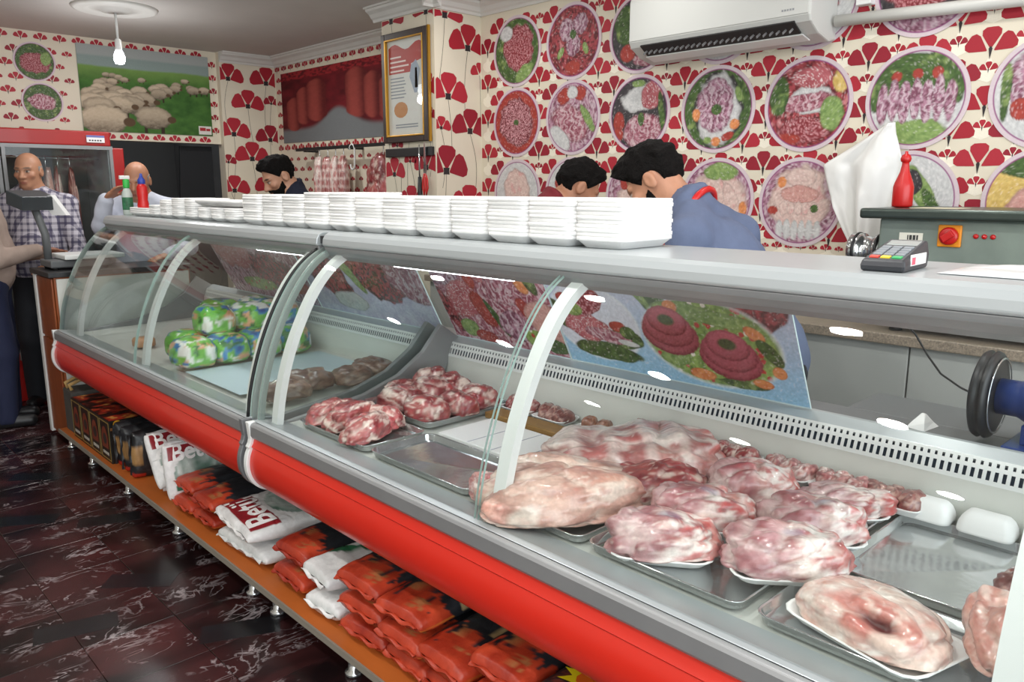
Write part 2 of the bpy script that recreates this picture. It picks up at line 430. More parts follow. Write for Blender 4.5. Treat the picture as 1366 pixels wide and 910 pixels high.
# ---- wallpaper print
RED = [hx('#a3182a'), hx('#93152a'), hx('#ad2233')]
def petal(a, r0, r1, half):
    pts = []
    for t, w in ((r0, .25), (r0 + (r1 - r0) * .3, .85), (r0 + (r1 - r0) * .72, 1.0), (r0 + (r1 - r0) * .92, .82)):
        pts.append((t, -half * w))
    pts += [(r1 * 1.0, -half * .45), (r1 * .985, 0), (r1 * 1.0, half * .45)]
    for t, w in ((r0 + (r1 - r0) * .92, .82), (r0 + (r1 - r0) * .72, 1.0), (r0 + (r1 - r0) * .3, .85), (r0, .25)):
        pts.append((t, half * w))
    return [(t * math.sin(a + w), t * math.cos(a + w)) for t, w in pts]
def flower(mb, T, cx, cy, s, kind='fan', lim=None):
    col = RED[int((cx * 37 + cy * 91) * 10) % 3]
    sets = {'fan': [(-1.0, .46), (0, .46), (1.0, .46)], 'small': [(-.95, .42), (0, .42), (.95, .42)], 'poppy': [(-1.05, .56), (.05, .52), (1.15, .56)]}[kind]
    for a, h in sets:
        r1 = s * (1 if a else .98)
        pts = [(cx + x, cy + y) for x, y in petal(a, s * .16, r1, h)]
        if lim: pts = [(min(max(x, lim[0]), lim[1]), min(max(y, lim[2]), lim[3])) for x, y in pts]
        mb.col = col; mb.add([T(x, y, 0) for x, y in pts], [tuple(range(len(pts)))])
    mb.col = hx('#2a2326')
    if kind == 'poppy':
        pts = [(cx + s * .15 * math.cos(k * PI / 4) * (1.3 if k % 2 else .8), cy + s * .10 + s * .14 * math.sin(k * PI / 4) * (1.2 if k % 2 else .8)) for k in range(8)]
    else:
        pts = [(cx - s * .07, cy + s * .16), (cx, cy - s * .25), (cx + s * .07, cy + s * .16), (cx, cy + s * .26)]
    if lim and (min(p[0] for p in pts) < lim[0] or max(p[0] for p in pts) > lim[1] or min(p[1] for p in pts) < lim[2]): return
    mb.add([T(x, y, .0004) for x, y in pts], [tuple(range(len(pts)))])
def stem(mb, T, x0, y0, x1, y1, bend, w=.0032, lim=None):
    L = []; R = []
    for k in range(9):
        t = k / 8; x = x0 + (x1 - x0) * t + bend * math.sin(PI * t); y = y0 + (y1 - y0) * t
        if lim: x = min(max(x, lim[0] + .004), lim[1] - .004); y = min(max(y, lim[2]), lim[3])
        L.append((x - w / 2, y)); R.append((x + w / 2, y))
    mb.col = hx('#4a453c')
    mb.add([T(x, y, -.0003) for x, y in L + R], [(k, k + 1, 10 + k, 9 + k) for k in range(8)])
def vase(mb, T, cx, cy, s):
    mb.col = hx('#efe8d6')
    pts = [(cx + s * x, cy + s * y) for x, y in ((-.12, 1), (-.3, .55), (-.85, .35), (-.95, -.1), (-.55, -.55), (0, -.75), (.55, -.55), (.95, -.1), (.85, .35), (.3, .55), (.12, 1))]
    mb.add([T(x, y, -.0004) for x, y in pts], [tuple(range(len(pts)))])
def print_obj(mb, name, parent):
    o = mb.build(name, M['print_wall'], parent); o['kind'] = 'stuff'; return o

# right wall: damask of fan flowers.  a = -y (to the right), b = z
TR = lambda a, b, d: (3.4988 - d, -a, b)
mb = MB()
row = 0; z = 1.30
while z < 2.56:
    for k in range(-17, 8):
        a = k * .23 + (.115 if row % 2 else 0)
        if not (-3.94 < a < 1.0): continue
        flower(mb, TR, a, z - .045, .098, 'fan', (-3.97, 1.2, 1.2, 2.565))
        vase(mb, TR, a, z - .115, .05)
        flower(mb, TR, a + .115, z - .004, .036, 'small', (-3.97, 1.2, 1.2, 2.565))
    z += .1075; row += 1
for k in range(-64, 14):
    a = k * .06
    if a > -3.93: flower(mb, TR, a, 1.222, .03 if k % 2 else .022, 'small')
print_obj(mb, 'wallpaper_print', wr)
# stone tiles below the wallpaper, behind the granite worktop
for k in range(16):
    o = (MB().box(3.488, -.1 + k * .25 + .002, 1.02, 3.5, -.1 + (k + 1) * .25 - .002 if k < 15 else 3.97, 1.198).build('tile', M['tile_wall'], wr, bevel=.002, segs=1))

# pillar: tall poppies.  two faces
def poppies(name, T, x0, x1, z0, z1, seed, parent, s0=.125):
    r = random.Random(seed); mb = MB(); lim = (x0 + .002, x1 - .002, z0, z1); pts = []
    W = x1 - x0; n = max(2, int(round(W / .19)))
    for c in range(n):
        x = x0 + W * (c + .5) / n; zz = z0 + (.27 if c % 2 else .02)
        while zz < z1 + .02:
            pts.append((x + r.uniform(-.02, .02), zz + r.uniform(-.015, .015), s0 * r.uniform(.92, 1.12))); zz += .46 + r.uniform(-.02, .03)
    for k in range(60):
        x, z = r.uniform(x0, x1), r.uniform(z0, z1); s = s0 * .5
        if all(math.hypot(x - a, (z + .25 * s) - (b + .4 * q)) > (s + q) * .82 for a, b, q in pts): pts.append((x, z, s))
    for x, z, s in pts: stem(mb, T, x + r.uniform(-.05, .05), max(z0, z - .36), x, z, r.uniform(-.03, .03), lim=lim)
    for x, z, s in pts: flower(mb, T, x, z, s, 'poppy', lim)
    print_obj(mb, name, parent)
poppies('poppy_print', lambda a, b, d: (3.1208 - d, -a, b), -4.52, -3.98, 1.1, 2.56, 3, wp, .135)
poppies('poppy_print', lambda a, b, d: (a, 3.9738 - d, b), 3.125, 3.498, 1.1, 2.56, 8, wp, .16)
poppies('poppy_print', lambda a, b, d: (a, 6.8888 - d, b), 3.062, 3.575, 1.0, 2.56, 12, wpi, .155)
# mural wall and back wall: rows of small fan flowers
TM = lambda a, b, d: (3.5788 - d, -a, b)
mb = MB()
for z, s in ((2.54, .052), (1.85, .056), (1.75, .034), (1.66, .042), (1.57, .034), (1.48, .042), (1.39, .034)):
    for k in range(18):
        a = -6.85 + k * .125 + (.062 if s < .04 else 0)
        if a < -4.6: flower(mb, TM, a, z - s * .3, s, 'small')
for z in np.arange(1.93, 2.52, .1):
    flower(mb, TM, -6.83, z, .045, 'small'); 
print_obj(mb, 'wallpaper_print', wm)
TB = lambda a, b, d: (a, 6.9488 - d, b)
mb = MB()
for k in range(20):
    a = .55 + k * .13
    if a < 3.02:
        flower(mb, TB, a, 2.59, .052, 'small', (-2, 3.05, 1.88, 2.645))
        if a > 2.0: flower(mb, TB, a + .03, 1.885, .055, 'small', (-2, 3.05, 1.882, 2.64))
for k in range(13):
    for j in range(7):
        a = .45 + k * .12 + (.06 if j % 2 else 0)
        if a < 1.91: flower(mb, TB, a, 1.90 + j * .098, .055 if (k + j) % 2 else .04, 'small')
for j in range(6):
    flower(mb, TB, 3.022, 1.97 + j * .11, .05, 'small', (-2, 3.05, 1.88, 2.6))
print_obj(mb, 'wallpaper_print', wb)

# ------------------------------------------------------------------ printed pictures
def style(st, u, v, seed):
    n = fb2(u, v, 5, seed, 4); f = fb2(u, v, 17, seed + 3, 3); d, i = worley(u, v, 9, seed)
    C = hx
    if st == 'mince':
        d2, i2 = worley(u + .02 * n, v, 16, seed); return lerp(C('#d98f96'), C('#8a1a28'), sst(.1, .6, d2 + .3 * f - .1))
    if st == 'worm':
        w = np.sin(50 * (n + .6 * f)); return lerp(C('#7d1f2e'), C('#e0a0a8'), sst(-.3, .9, w))
    if st == 'pink': return lerp(lerp(C('#8a3048'), C('#bd7a8a'), sst(.25, .75, f)), C('#e0c6cb'), sst(.75, 1.0, np.abs(np.sin(9 * n + 12 * u))) * .7)
    if st == 'mauve': return lerp(lerp(C('#7d3f58'), C('#b8829a'), sst(.3, .7, f)), C('#dcc6d0'), sst(.7, 1.0, np.abs(np.sin(16 * u + 9 * n))) * .7)
    if st == 'beef': return lerp(lerp(C('#5e0f18'), C('#b23a44'), sst(.3, .7, f)), C('#d98a8c'), sst(.66, .8, n) * .8)
    if st == 'marbled': return lerp(lerp(C('#a0303e'), C('#d4727a'), n), C('#f0dedd'), sst(.05, .0, np.abs(f - .5)) * .9)
    if st == 'green': return lerp(lerp(C('#1d3610'), C('#567c2c'), f), C('#96ae58'), sst(.6, .85, n) * .8)
    if st == 'lime': return lerp(C('#4f7a26'), C('#a3bd66'), f)
    if st == 'dark': return lerp(C('#1d1f22'), C('#4c4448'), f)
    if st == 'tomato': return lerp(C('#8f1710'), C('#c4402c'), f)
    if st == 'carrot': return lerp(C('#d2641a'), C('#f0a050'), f)
    if st == 'chicken': return lerp(lerp(C('#caa097'), C('#eed6cb'), f), C('#dd9c98'), sst(.6, .75, n) * .7)
    if st == 'white': return lerp(C('#b9babb'), C('#dcdcda'), f)
    if st == 'ham': return lerp(C('#c47c74'), C('#e2b0a4'), f)
    if st == 'salad':
        c = lerp(C('#3f6a1c'), C('#a8c85a'), f); c = lerp(c, C('#c22a1e'), (i > .8) * sst(.5, .3, d)); return lerp(c, C('#f0e8d8'), ((i > .55) & (i < .68)) * sst(.45, .25, d))
    if st == 'sky': return lerp(C('#a9bcc4'), C('#d6dde0'), f)
    if st == 'blue': return lerp(C('#8fc6ea'), C('#c9cbe2'), sst(-1, .9, v))
    if st == 'lilac': return lerp(C('#a8a3c8'), C('#dcdaee'), n)
    if st == 'brown': return lerp(C('#4a2a20'), C('#8a5a44'), f)
    if st == 'yellow': return lerp(C('#c79a2a'), C('#ecd070'), f)
    return np.broadcast_to(C(st), u.shape + (3,))
def paint(u, v, bgst, els, seed=0, asp=1.0):
    c = np.array(style(bgst, u * asp, v, seed), float).copy()
    for k, e in enumerate(els):
        cx, cy, rx, ry, rot, st = e[:6]; ca, sa = math.cos(rot), math.sin(rot)
        x = (u - cx) * ca + (v - cy) * sa; y = -(u - cx) * sa + (v - cy) * ca
        d = np.hypot(x / rx, y / ry) + .35 * (fb2(u * asp, v, 4, seed + k, 2) - .5) * (0 if len(e) > 6 else 1)
        a = sst(1.04, .93, d)
        rim = sst(.8, 1.0, d) * .35
        cc = lerp(style(st, u * asp, v, seed + k), np.zeros(3), rim * (0 if len(e) > 6 else 1))
        c = lerp(c, cc, a)
    # photographic print: fine glints and a softened colour range
    g = fb2(u * asp, v, 34, seed + 77, 2); c = c * (.82 + .36 * g)[..., None]
    lum = c @ np.array([.25, .6, .15]); c = lerp(c, np.repeat(lum[..., None], 3, -1), np.full(lum.shape, .14))
    return lerp(c, hx('#e8dfe0'), sst(.70, .82, g) * .35)

def disc_picture(name, cy, cz, r, bgst, els, seed, label, axis='x', plane=3.4985):
    nr, nt = 44, 120
    R = np.linspace(0, 1, nr)[:, None] * np.ones(nt); A = np.linspace(0, 2 * PI, nt, endpoint=False)[None, :] * np.ones((nr, 1))
    u = R * np.cos(A); v = R * np.sin(A)
    c = paint(u / .9, v / .9, bgst, els, seed)
    c = np.where((R > .90)[..., None], hx('#8d3f78'), c)
    c = np.where((R > .925)[..., None], hx('#d3c3c9'), c)
    P = np.zeros((nr, nt, 3))
    if axis == 'x': P[..., 0] = -.003; P[..., 1] = -u * r; P[..., 2] = v * r
    else: P[..., 0] = u * r; P[..., 1] = -.003; P[..., 2] = v * r
    P2 = P[-1:].copy(); P2[..., 0 if axis == 'x' else 1] = 0
    P = np.concatenate([P, P2]); c = np.concatenate([c, c[-1:]])
    n = nr + 1; i = np.arange(n * nt).reshape(n, nt); j = np.roll(i, -1, 1)
    F = np.stack([i[:-1], i[1:], j[1:], j[:-1]], -1).reshape(-1, 4)
    o = np_mesh(name, P.reshape(-1, 3), F, M['print_wall'], c.reshape(-1, 3), smooth=False)
    o.location = (plane, cy, cz) if axis == 'x' else (cy, plane, cz)
    return tag(o, label, 'picture', 'round meat pictures on the wallpaper')
G = 'green'
D = [
 (3.642, 2.32, 0.208, 'green', [(.1, .1, .7, .75, .2, 'mince'), (-.5, .6, .3, .25, 0, 'white'), (.35, -.7, .45, .22, .5, 'lime')], 'round picture of minced meat on lettuce, top row beside the pillar'),
 (3.18, 2.32, 0.210, 'beef', [(-.25, .35, .3, .32, 0, 'mauve'), (.3, .45, .3, .3, 0, 'mauve'), (0, -.1, .3, .32, 0, 'mauve'), (-.5, -.3, .2, .1, 1, 'lime'), (.5, -.25, .2, .1, 2, 'lime'), (0, .2, .12, .12, 0, G), (0, -.75, .3, .2, 0, 'tomato')], 'round picture of three steaks with cucumber slices, second in top row'),
 (2.71, 2.30, 0.203, 'dark', [(-.5, .3, .4, .6, 0, G), (.3, -.2, .6, .5, 0, 'beef'), (.4, -.7, .6, .25, 0, 'pink'), (-.4, -.5, .3, .25, 0, 'tomato')], 'round picture of dark meat half hidden behind the air conditioner'),
 (2.22, 2.30, 0.208, 'white', [(0, -.3, .9, .6, 0, 'beef')], 'round picture below the middle of the air conditioner, only its bottom showing'),
 (1.755, 2.31, 0.208, 'white', [(0, .2, .7, .6, 0, 'beef'), (-.3, -.6, .6, .3, 0, 'white')], 'round picture of red meat cut by the white pipe beside air conditioner'),
 (1.29, 2.30, 0.203, 'dark', [(-.1, 0, .8, .6, 0, 'mince'), (.5, .4, .4, .3, 0, G), (0, -.8, .8, .3, 0, 'mauve')], 'round picture of diced meat above the picture of the rolled skewers'),
 (3.645, 1.90, 0.208, 'tomato', [(0, 0, .78, .8, 0, 'worm'), (0, 0, .12, .1, 0, G)], 'round picture of minced meat ringed by tomato slices'),
 (3.178, 1.90, 0.210, 'mauve', [(-.1, -.1, .8, .5, -.6, 'pink'), (-.55, -.6, .5, .3, -.6, 'white'), (.3, .7, .25, .22, 0, 'tomato'), (-.35, .65, .3, .22, .6, 'tomato'), (0, .75, .22, .2, 0, 'white'), (.62, -.05, .14, .5, .6, 'lime')], 'round picture of cubed meat with a green pepper and tomatoes'),
 (2.70, 1.89, 0.203, 'dark', [(.1, .45, .75, .38, .1, 'white'), (.45, .5, .4, .4, 0, 'marbled'), (.15, -.5, .72, .5, 0, 'pink'), (-.72, -.2, .22, .3, 0, 'tomato'), (-.75, -.55, .2, .22, 0, 'tomato'), (.82, 0, .1, .7, .15, G), (.1, -.15, .12, .2, 0, G), (0, .85, .25, .1, 0, 'lime')], 'round picture of ribs and chops with a cucumber on dark ground'),
 (2.22, 1.88, 0.208, 'green', [(0, 0, .72, .97, 0, 'dark'), (0, 0, .66, .92, 0, 'white'), (-.05, .1, .55, .72, 0, 'mauve'), (.62, .35, .1, .2, .3, 'lime'), (-.62, -.1, .12, .16, 0, 'carrot'), (.55, -.4, .14, .14, 0, 'carrot'), (0, -.82, .14, .12, 0, 'carrot'), (-.25, -.78, .14, .1, 0, 'lime'), (.35, -.7, .2, .1, .4, 'tomato'), (0, 0, .15, .14, 0, G)], 'round picture of fanned meat slices on an oval plate with lettuce'),
 (1.755, 1.87, 0.208, 'beef', [(.1, .1, .6, .33, 0, 'white'), (0, .05, .7, .22, .1, 'pink'), (.1, .62, .55, .25, 0, 'marbled'), (-.05, -.6, .65, .32, 0, 'mince'), (-.75, .25, .28, .45, 0, G), (.62, -.25, .28, .4, 0, 'lime'), (.8, .5, .2, .3, 0, 'yellow'), (-.5, -.8, .4, .15, 0, 'tomato')], 'round picture of a meat loin between parsley bunches above diced meat'),
 (1.29, 1.86, 0.203, 'white', [(0, .6, .95, .4, 0, G), (-.75, .2, .3, .5, 0, G), (.75, .3, .3, .5, 0, G), (0, -.75, .8, .3, 0, 'lime'), (-.45, .5, .12, .12, 0, 'tomato'), (0, .52, .12, .12, 0, 'tomato'), (.42, .52, .12, .12, 0, 'tomato')] + [(-.72 + k * .24, -.08 + .06 * (k % 2), .13, .46, 0, 'mauve') for k in range(7)], 'round picture of a row of pink meat rolls between green lettuce'),
 (.815, 1.85, 0.210, 'white', [(-.3, .1, .5, .7, .3, 'mauve'), (-.5, -.3, .2, .22, 0, 'tomato'), (-.1, .6, .4, .2, 0, 'beef'), (-.8, .1, .1, .6, 0, G), (.2, -.1, .4, .5, 0, 'mauve')], 'round picture of meat skewers cut off by the right edge'),
 (3.64, 1.47, 0.208, 'white', [(0, .1, .6, .7, 0, 'chicken')], 'round picture of a pale whole chicken, low beside the pillar'),
 (3.18, 1.47, 0.210, 'white', [(0, .1, .3, .7, .4, G), (.3, -.2, .6, .4, .3, 'chicken'), (-.5, .3, .2, .2, 0, 'tomato')], 'round picture of chicken with a green sprig behind the man in maroon'),
 (2.71, 1.46, 0.203, 'mauve', [(0, -.2, .7, .6, 0, 'chicken'), (-.35, .35, .2, .2, 0, 'tomato')], 'round picture of chicken pieces behind the head of the man in blue'),
 (2.20, 1.44, 0.208, 'mauve', [(0, 0, .95, .7, 0, 'chicken'), (.1, .75, .5, .25, 0, 'lime'), (-.45, 0, .18, .45, .1, 'chicken'), (.05, .1, .2, .5, -.2, 'chicken'), (.5, -.1, .2, .6, .4, 'chicken'), (.8, -.2, .12, .2, 0, 'carrot'), (.2, -.5, .16, .25, 0, G), (-.1, -.4, .25, .1, .5, 'pink')], 'round picture of chicken drumsticks behind the shoulder of the man in blue'),
 (1.76, 1.435, 0.204, 'mauve', [(0, .05, .8, .85, 0, 'chicken'), (0, .6, .4, .25, 0, 'chicken'), (0, .2, .55, .22, 0, 'ham')] + [(-.42 + k * .2, -.15, .11, .17, 0, 'chicken') for k in range(5)] + [(-.5 + k * .2, -.68, .1, .24, 0, 'white') for k in range(6)] + [(-.5, .5, .13, .15, 0, 'carrot'), (-.7, -.2, .15, .1, 0, 'tomato'), (.4, -.15, .1, .1, 0, G)], 'round picture of stacked chicken pieces left of the hanging plastic bag'),
 (1.29, 1.45, 0.203, 'white', [(-.3, -.3, .5, .4, 0, 'ham'), (.35, .15, .22, .75, .5, 'lime'), (0, .4, .3, .3, 0, 'dark'), (.6, -.2, .14, .5, .5, G)], 'round picture of ham and a green pepper behind the red bottle'),
 (.81, 1.45, 0.200, 'yellow', [(.1, -.1, .7, .5, 0, 'ham'), (0, .7, .8, .25, 0, G)], 'round picture of a meat fillet on a yellow board above the grinder'),
]
for k, (y, z, r, b, e, l) in enumerate(D):
    disc_picture('round_picture', y, z, r, b, e, 20 + k, l)
disc_picture('round_picture', 1.665, 2.43, .142, 'green', [(0, -.1, .8, .6, 0, 'mince'), (.6, .2, .3, .4, 0, 'lime')], 61, 'round picture of meat and greens, upper one left of the sheep poster', 'y', 6.9485)
disc_picture('round_picture', 1.69, 2.14, .142, 'green', [(0, 0, .8, .45, 0, 'pink')], 62, 'round picture of pink meat, lower one left of the sheep poster', 'y', 6.9485)

def sheet_picture(name, P00, P10, P01, nu, nv, colfn, m, thick, label=None, cat=None, parent=None):
    """flat printed board with real thickness; colour at (u,v) in [-1,1]"""
    P00, P10, P01 = map(np.array, (P00, P10, P01)); U = np.linspace(0, 1, nu)[:, None]; V = np.linspace(0, 1, nv)[None, :]
    P = P00 + (P10 - P00) * U[..., None] + (P01 - P00) * V[..., None]
    c = colfn(U * 2 - 1 + 0 * V, V * 2 - 1 + 0 * U)
    n = np.cross(P10 - P00, P01 - P00); n = n / np.linalg.norm(n)
    B = np.array([P00, P10, P10 + P01 - P00, P01]) - n * thick
    Vv = np.concatenate([P.reshape(-1, 3), B]); cc = np.concatenate([c.reshape(-1, 3), np.tile(hx('#cfe0dc'), (4, 1))])
    i = np.arange(nu * nv).reshape(nu, nv)
    F = list(np.stack([i[:-1, :-1], i[1:, :-1], i[1:, 1:], i[:-1, 1:]], -1).reshape(-1, 4)); b = nu * nv
    F += [(b + 3, b + 2, b + 1, b), (i[0, 0], b, b + 1, i[-1, 0]), (i[-1, 0], b + 1, b + 2, i[-1, -1]), (i[-1, -1], b + 2, b + 3, i[0, -1]), (i[0, -1], b + 3, b, i[0, 0])]
    o = np_mesh(name, Vv, np.array(F), m, cc, parent, smooth=False)
    return tag(o, label, cat)

def sheep(u, v):
    c = lerp(lerp(hx('#2d5226'), hx('#527c3a'), fb2(u, v, 9, 4, 4)), hx('#8fb060'), sst(.1, .6, v) * .6)
    c = lerp(c, hx('#8c9c98'), sst(.52, .58, v + .06 * fb2(u, u * 0, 3, 2))); c = lerp(c, hx('#a5aaa8'), sst(.72, .8, v))
    rr = random.Random(4); hs = []
    for k in range(34):
        t = k / 33; y = .36 - t * .75 + rr.uniform(-.05, .05); s = .055 + .17 * max(0, t) ** 1.5
        x = rr.uniform(-.9, .95) * (1 - .6 * t) - .55 * t + .1 * (1 - t)
        hs.append((y, x, s))
    hs += [(-.72, -.7, .34), (-.62, .05, .26), (-.3, -.55, .25), (-.22, -.1, .2), (.12, .72, .1), (.14, .9, .09), (.1, .2, .13)]
    for y, x, s in sorted(hs, reverse=True):
        d = np.hypot((u - x) / (s * 1.15), (v - y) / (s * 1.1)) + .25 * (fb2(u, v, 14, 5, 3) - .5)
        lg = (np.abs(np.abs(u - x) - s * .5) < s * .1) & (v < y - s * .5) & (v > y - s * 1.5)
        c = np.where(lg[..., None], hx('#3a3026'), c)
        tn = .8 + .35 * ((x * 37.7 + y * 91.3) % 1); w = tn * lerp(lerp(hx('#4a3c2e'), hx('#b5a48d'), sst(-1, .5, (v - y) / s)), hx('#cfc0aa'), fb2(u, v, 30, 6, 3) * .5) * (1 - .45 * sst(.7, 1.0, d))[..., None]
        c = lerp(c, w, sst(1.0, .9, d))
        dh = np.hypot((u - x - s * 1.1) / (s * .3), (v - y + s * .1) / (s * .35)); c = lerp(c, hx('#5a4634'), sst(1, .8, dh))
    return c
sheet_picture('sheep_poster', (1.955, 6.938, 1.945), (2.985, 6.938, 1.945), (1.955, 6.938, 2.60), 210, 130, sheep, M['print_'], .008, 'wide poster of a flock of sheep on a green meadow', 'poster')
sp_ = MB(); sp_.col = hx('#d9d6d0'); sp_.box(2.865, 6.9365, 1.955, 2.975, 6.938, 2.025); sp_.col = hx('#a83238'); sp_.box(2.875, 6.9360, 1.985, 2.925, 6.9366, 2.012); sp_.box(2.93, 6.9360, 1.985, 2.965, 6.9366, 2.005); sp_.build('corner_label', M['print_'], bpy.data.objects['sheep_poster'])

def carcasses(u, v):
    c = lerp(hx('#3a0f14'), hx('#7a2028'), fb2(u, v, 6, 3, 4))
    c = lerp(c, hx('#75787a'), sst(-.45, -.62, v + .5 * np.exp(-(u - .1) ** 2 * 10) * -1 + .1))
    for k, (x, y, w, h) in enumerate(((-.75, -.2, .16, .5), (-.55, 0, .15, .55), (-.3, .12, .2, .62), (.42, .18, .2, .68), (.68, .08, .15, .62), (.92, -.05, .15, .6))):
        d = np.hypot((u - x) / w, (v - y) / h) ** 1.0
        d = np.maximum(np.abs(u - x) / w, np.hypot((u - x) / w * .7, (v - y) / h)) + .1 * fb2(u, v, 6, k, 2)
        t = lerp(hx('#52161a'), hx('#9a463f'), sst(1.0, .1, np.abs(u - x + .05) / w) * .8 + .2 * fb2(u, v, 20, k, 2))
        c = lerp(c, t, sst(1.03, .93, d))
    c = lerp(c, hx('#9a2a30'), sst(.75, .8, v) * sst(.3, .6, fb2(u, v, 25, 8, 2)))
    return c
sheet_picture('meat_poster', (3.572, 6.775, 1.90), (3.572, 5.05, 1.89), (3.572, 6.775, 2.50), 190, 110, carcasses, M['print_'], .006, 'dark red poster of hanging beef carcasses above the meat rail', 'poster')

# ------------------------------------------------------------------ display counters
RIB = [(1.212, .700), (1.222, .775), (1.246, .875), (1.280, .972), (1.320, 1.055), (1.365, 1.135), (1.410, 1.192), (1.465, 1.242), (1.530, 1.272)]
GLS = [(1.168, .712), (1.178, .79), (1.203, .885), (1.238, .985), (1.280, 1.075), (1.325, 1.15), (1.372, 1.212), (1.425, 1.262), (1.478, 1.288)]
def dense(pr, n=28):
    P = np.array(pr); s = np.r_[0, np.cumsum(np.hypot(*np.diff(P, axis=0).T))]
    t = np.linspace(0, s[-1], n); Q = np.stack([np.interp(t, s, P[:, 0]), np.interp(t, s, P[:, 1])], 1)
    for _ in range(3): Q[1:-1] = (Q[:-2] + 2 * Q[1:-1] + Q[2:]) / 4
    return Q
RIBD, GLSD = dense(RIB), dense(GLS)
def thick(Q, t):
    d = np.gradient(Q, axis=0); d /= np.linalg.norm(d, axis=1)[:, None]
    nrm = np.stack([-d[:, 1], d[:, 0]], 1)          # outward (towards the customer)
    return Q + nrm * t
RED0 = [(1.140, .656), (1.136, .640), (1.128, .628), (1.133, .622), (1.122, .600), (1.117, .565), (1.121, .530), (1.136, .497), (1.160, .472), (1.195, .455), (1.230, .447)]

def smooth_red():
    a = np.array(RED0[:4]); b = np.array(RED0[3:]); s = np.r_[0, np.cumsum(np.hypot(*np.diff(b, axis=0).T))]; t = np.linspace(0, s[-1], 26)
    q = np.stack([np.interp(t, s, b[:, 0]), np.interp(t, s, b[:, 1])], 1)
    for _ in range(4): q[1:-1] = (q[:-2] + 2 * q[1:-1] + q[2:]) / 4
    return np.vstack([a[:3], q])
RED_ = smooth_red()

def band(mb, A, B, y0, y1, smooth=False):
    """solid between curves A and B (same count), swept along y"""
    n = len(A)
    l0 = [(x, y0, z) for x, z in A] + [(x, y0, z) for x, z in B[::-1]]
    l1 = [(x, y1, z) for x, z in A] + [(x, y1, z) for x, z in B[::-1]]
    b = len(mb.v); v = l0 + l1; N = 2 * n; f = []
    for i in range(N): j = (i + 1) % N; f.append((i, N + i, N + j, j))
        
    for i in range(n - 1):
        f.append((i, i + 1, N - 2 - i, N - 1 - i)); f.append((N + N - 1 - i, N + N - 2 - i, N + i + 1, N + i))
    mb.add(v, f, smooth=False)
    if smooth:
        for q in range(len(mb.sm) - len(f), len(mb.sm) - len(f) + N): mb.sm[q] = True
    return mb

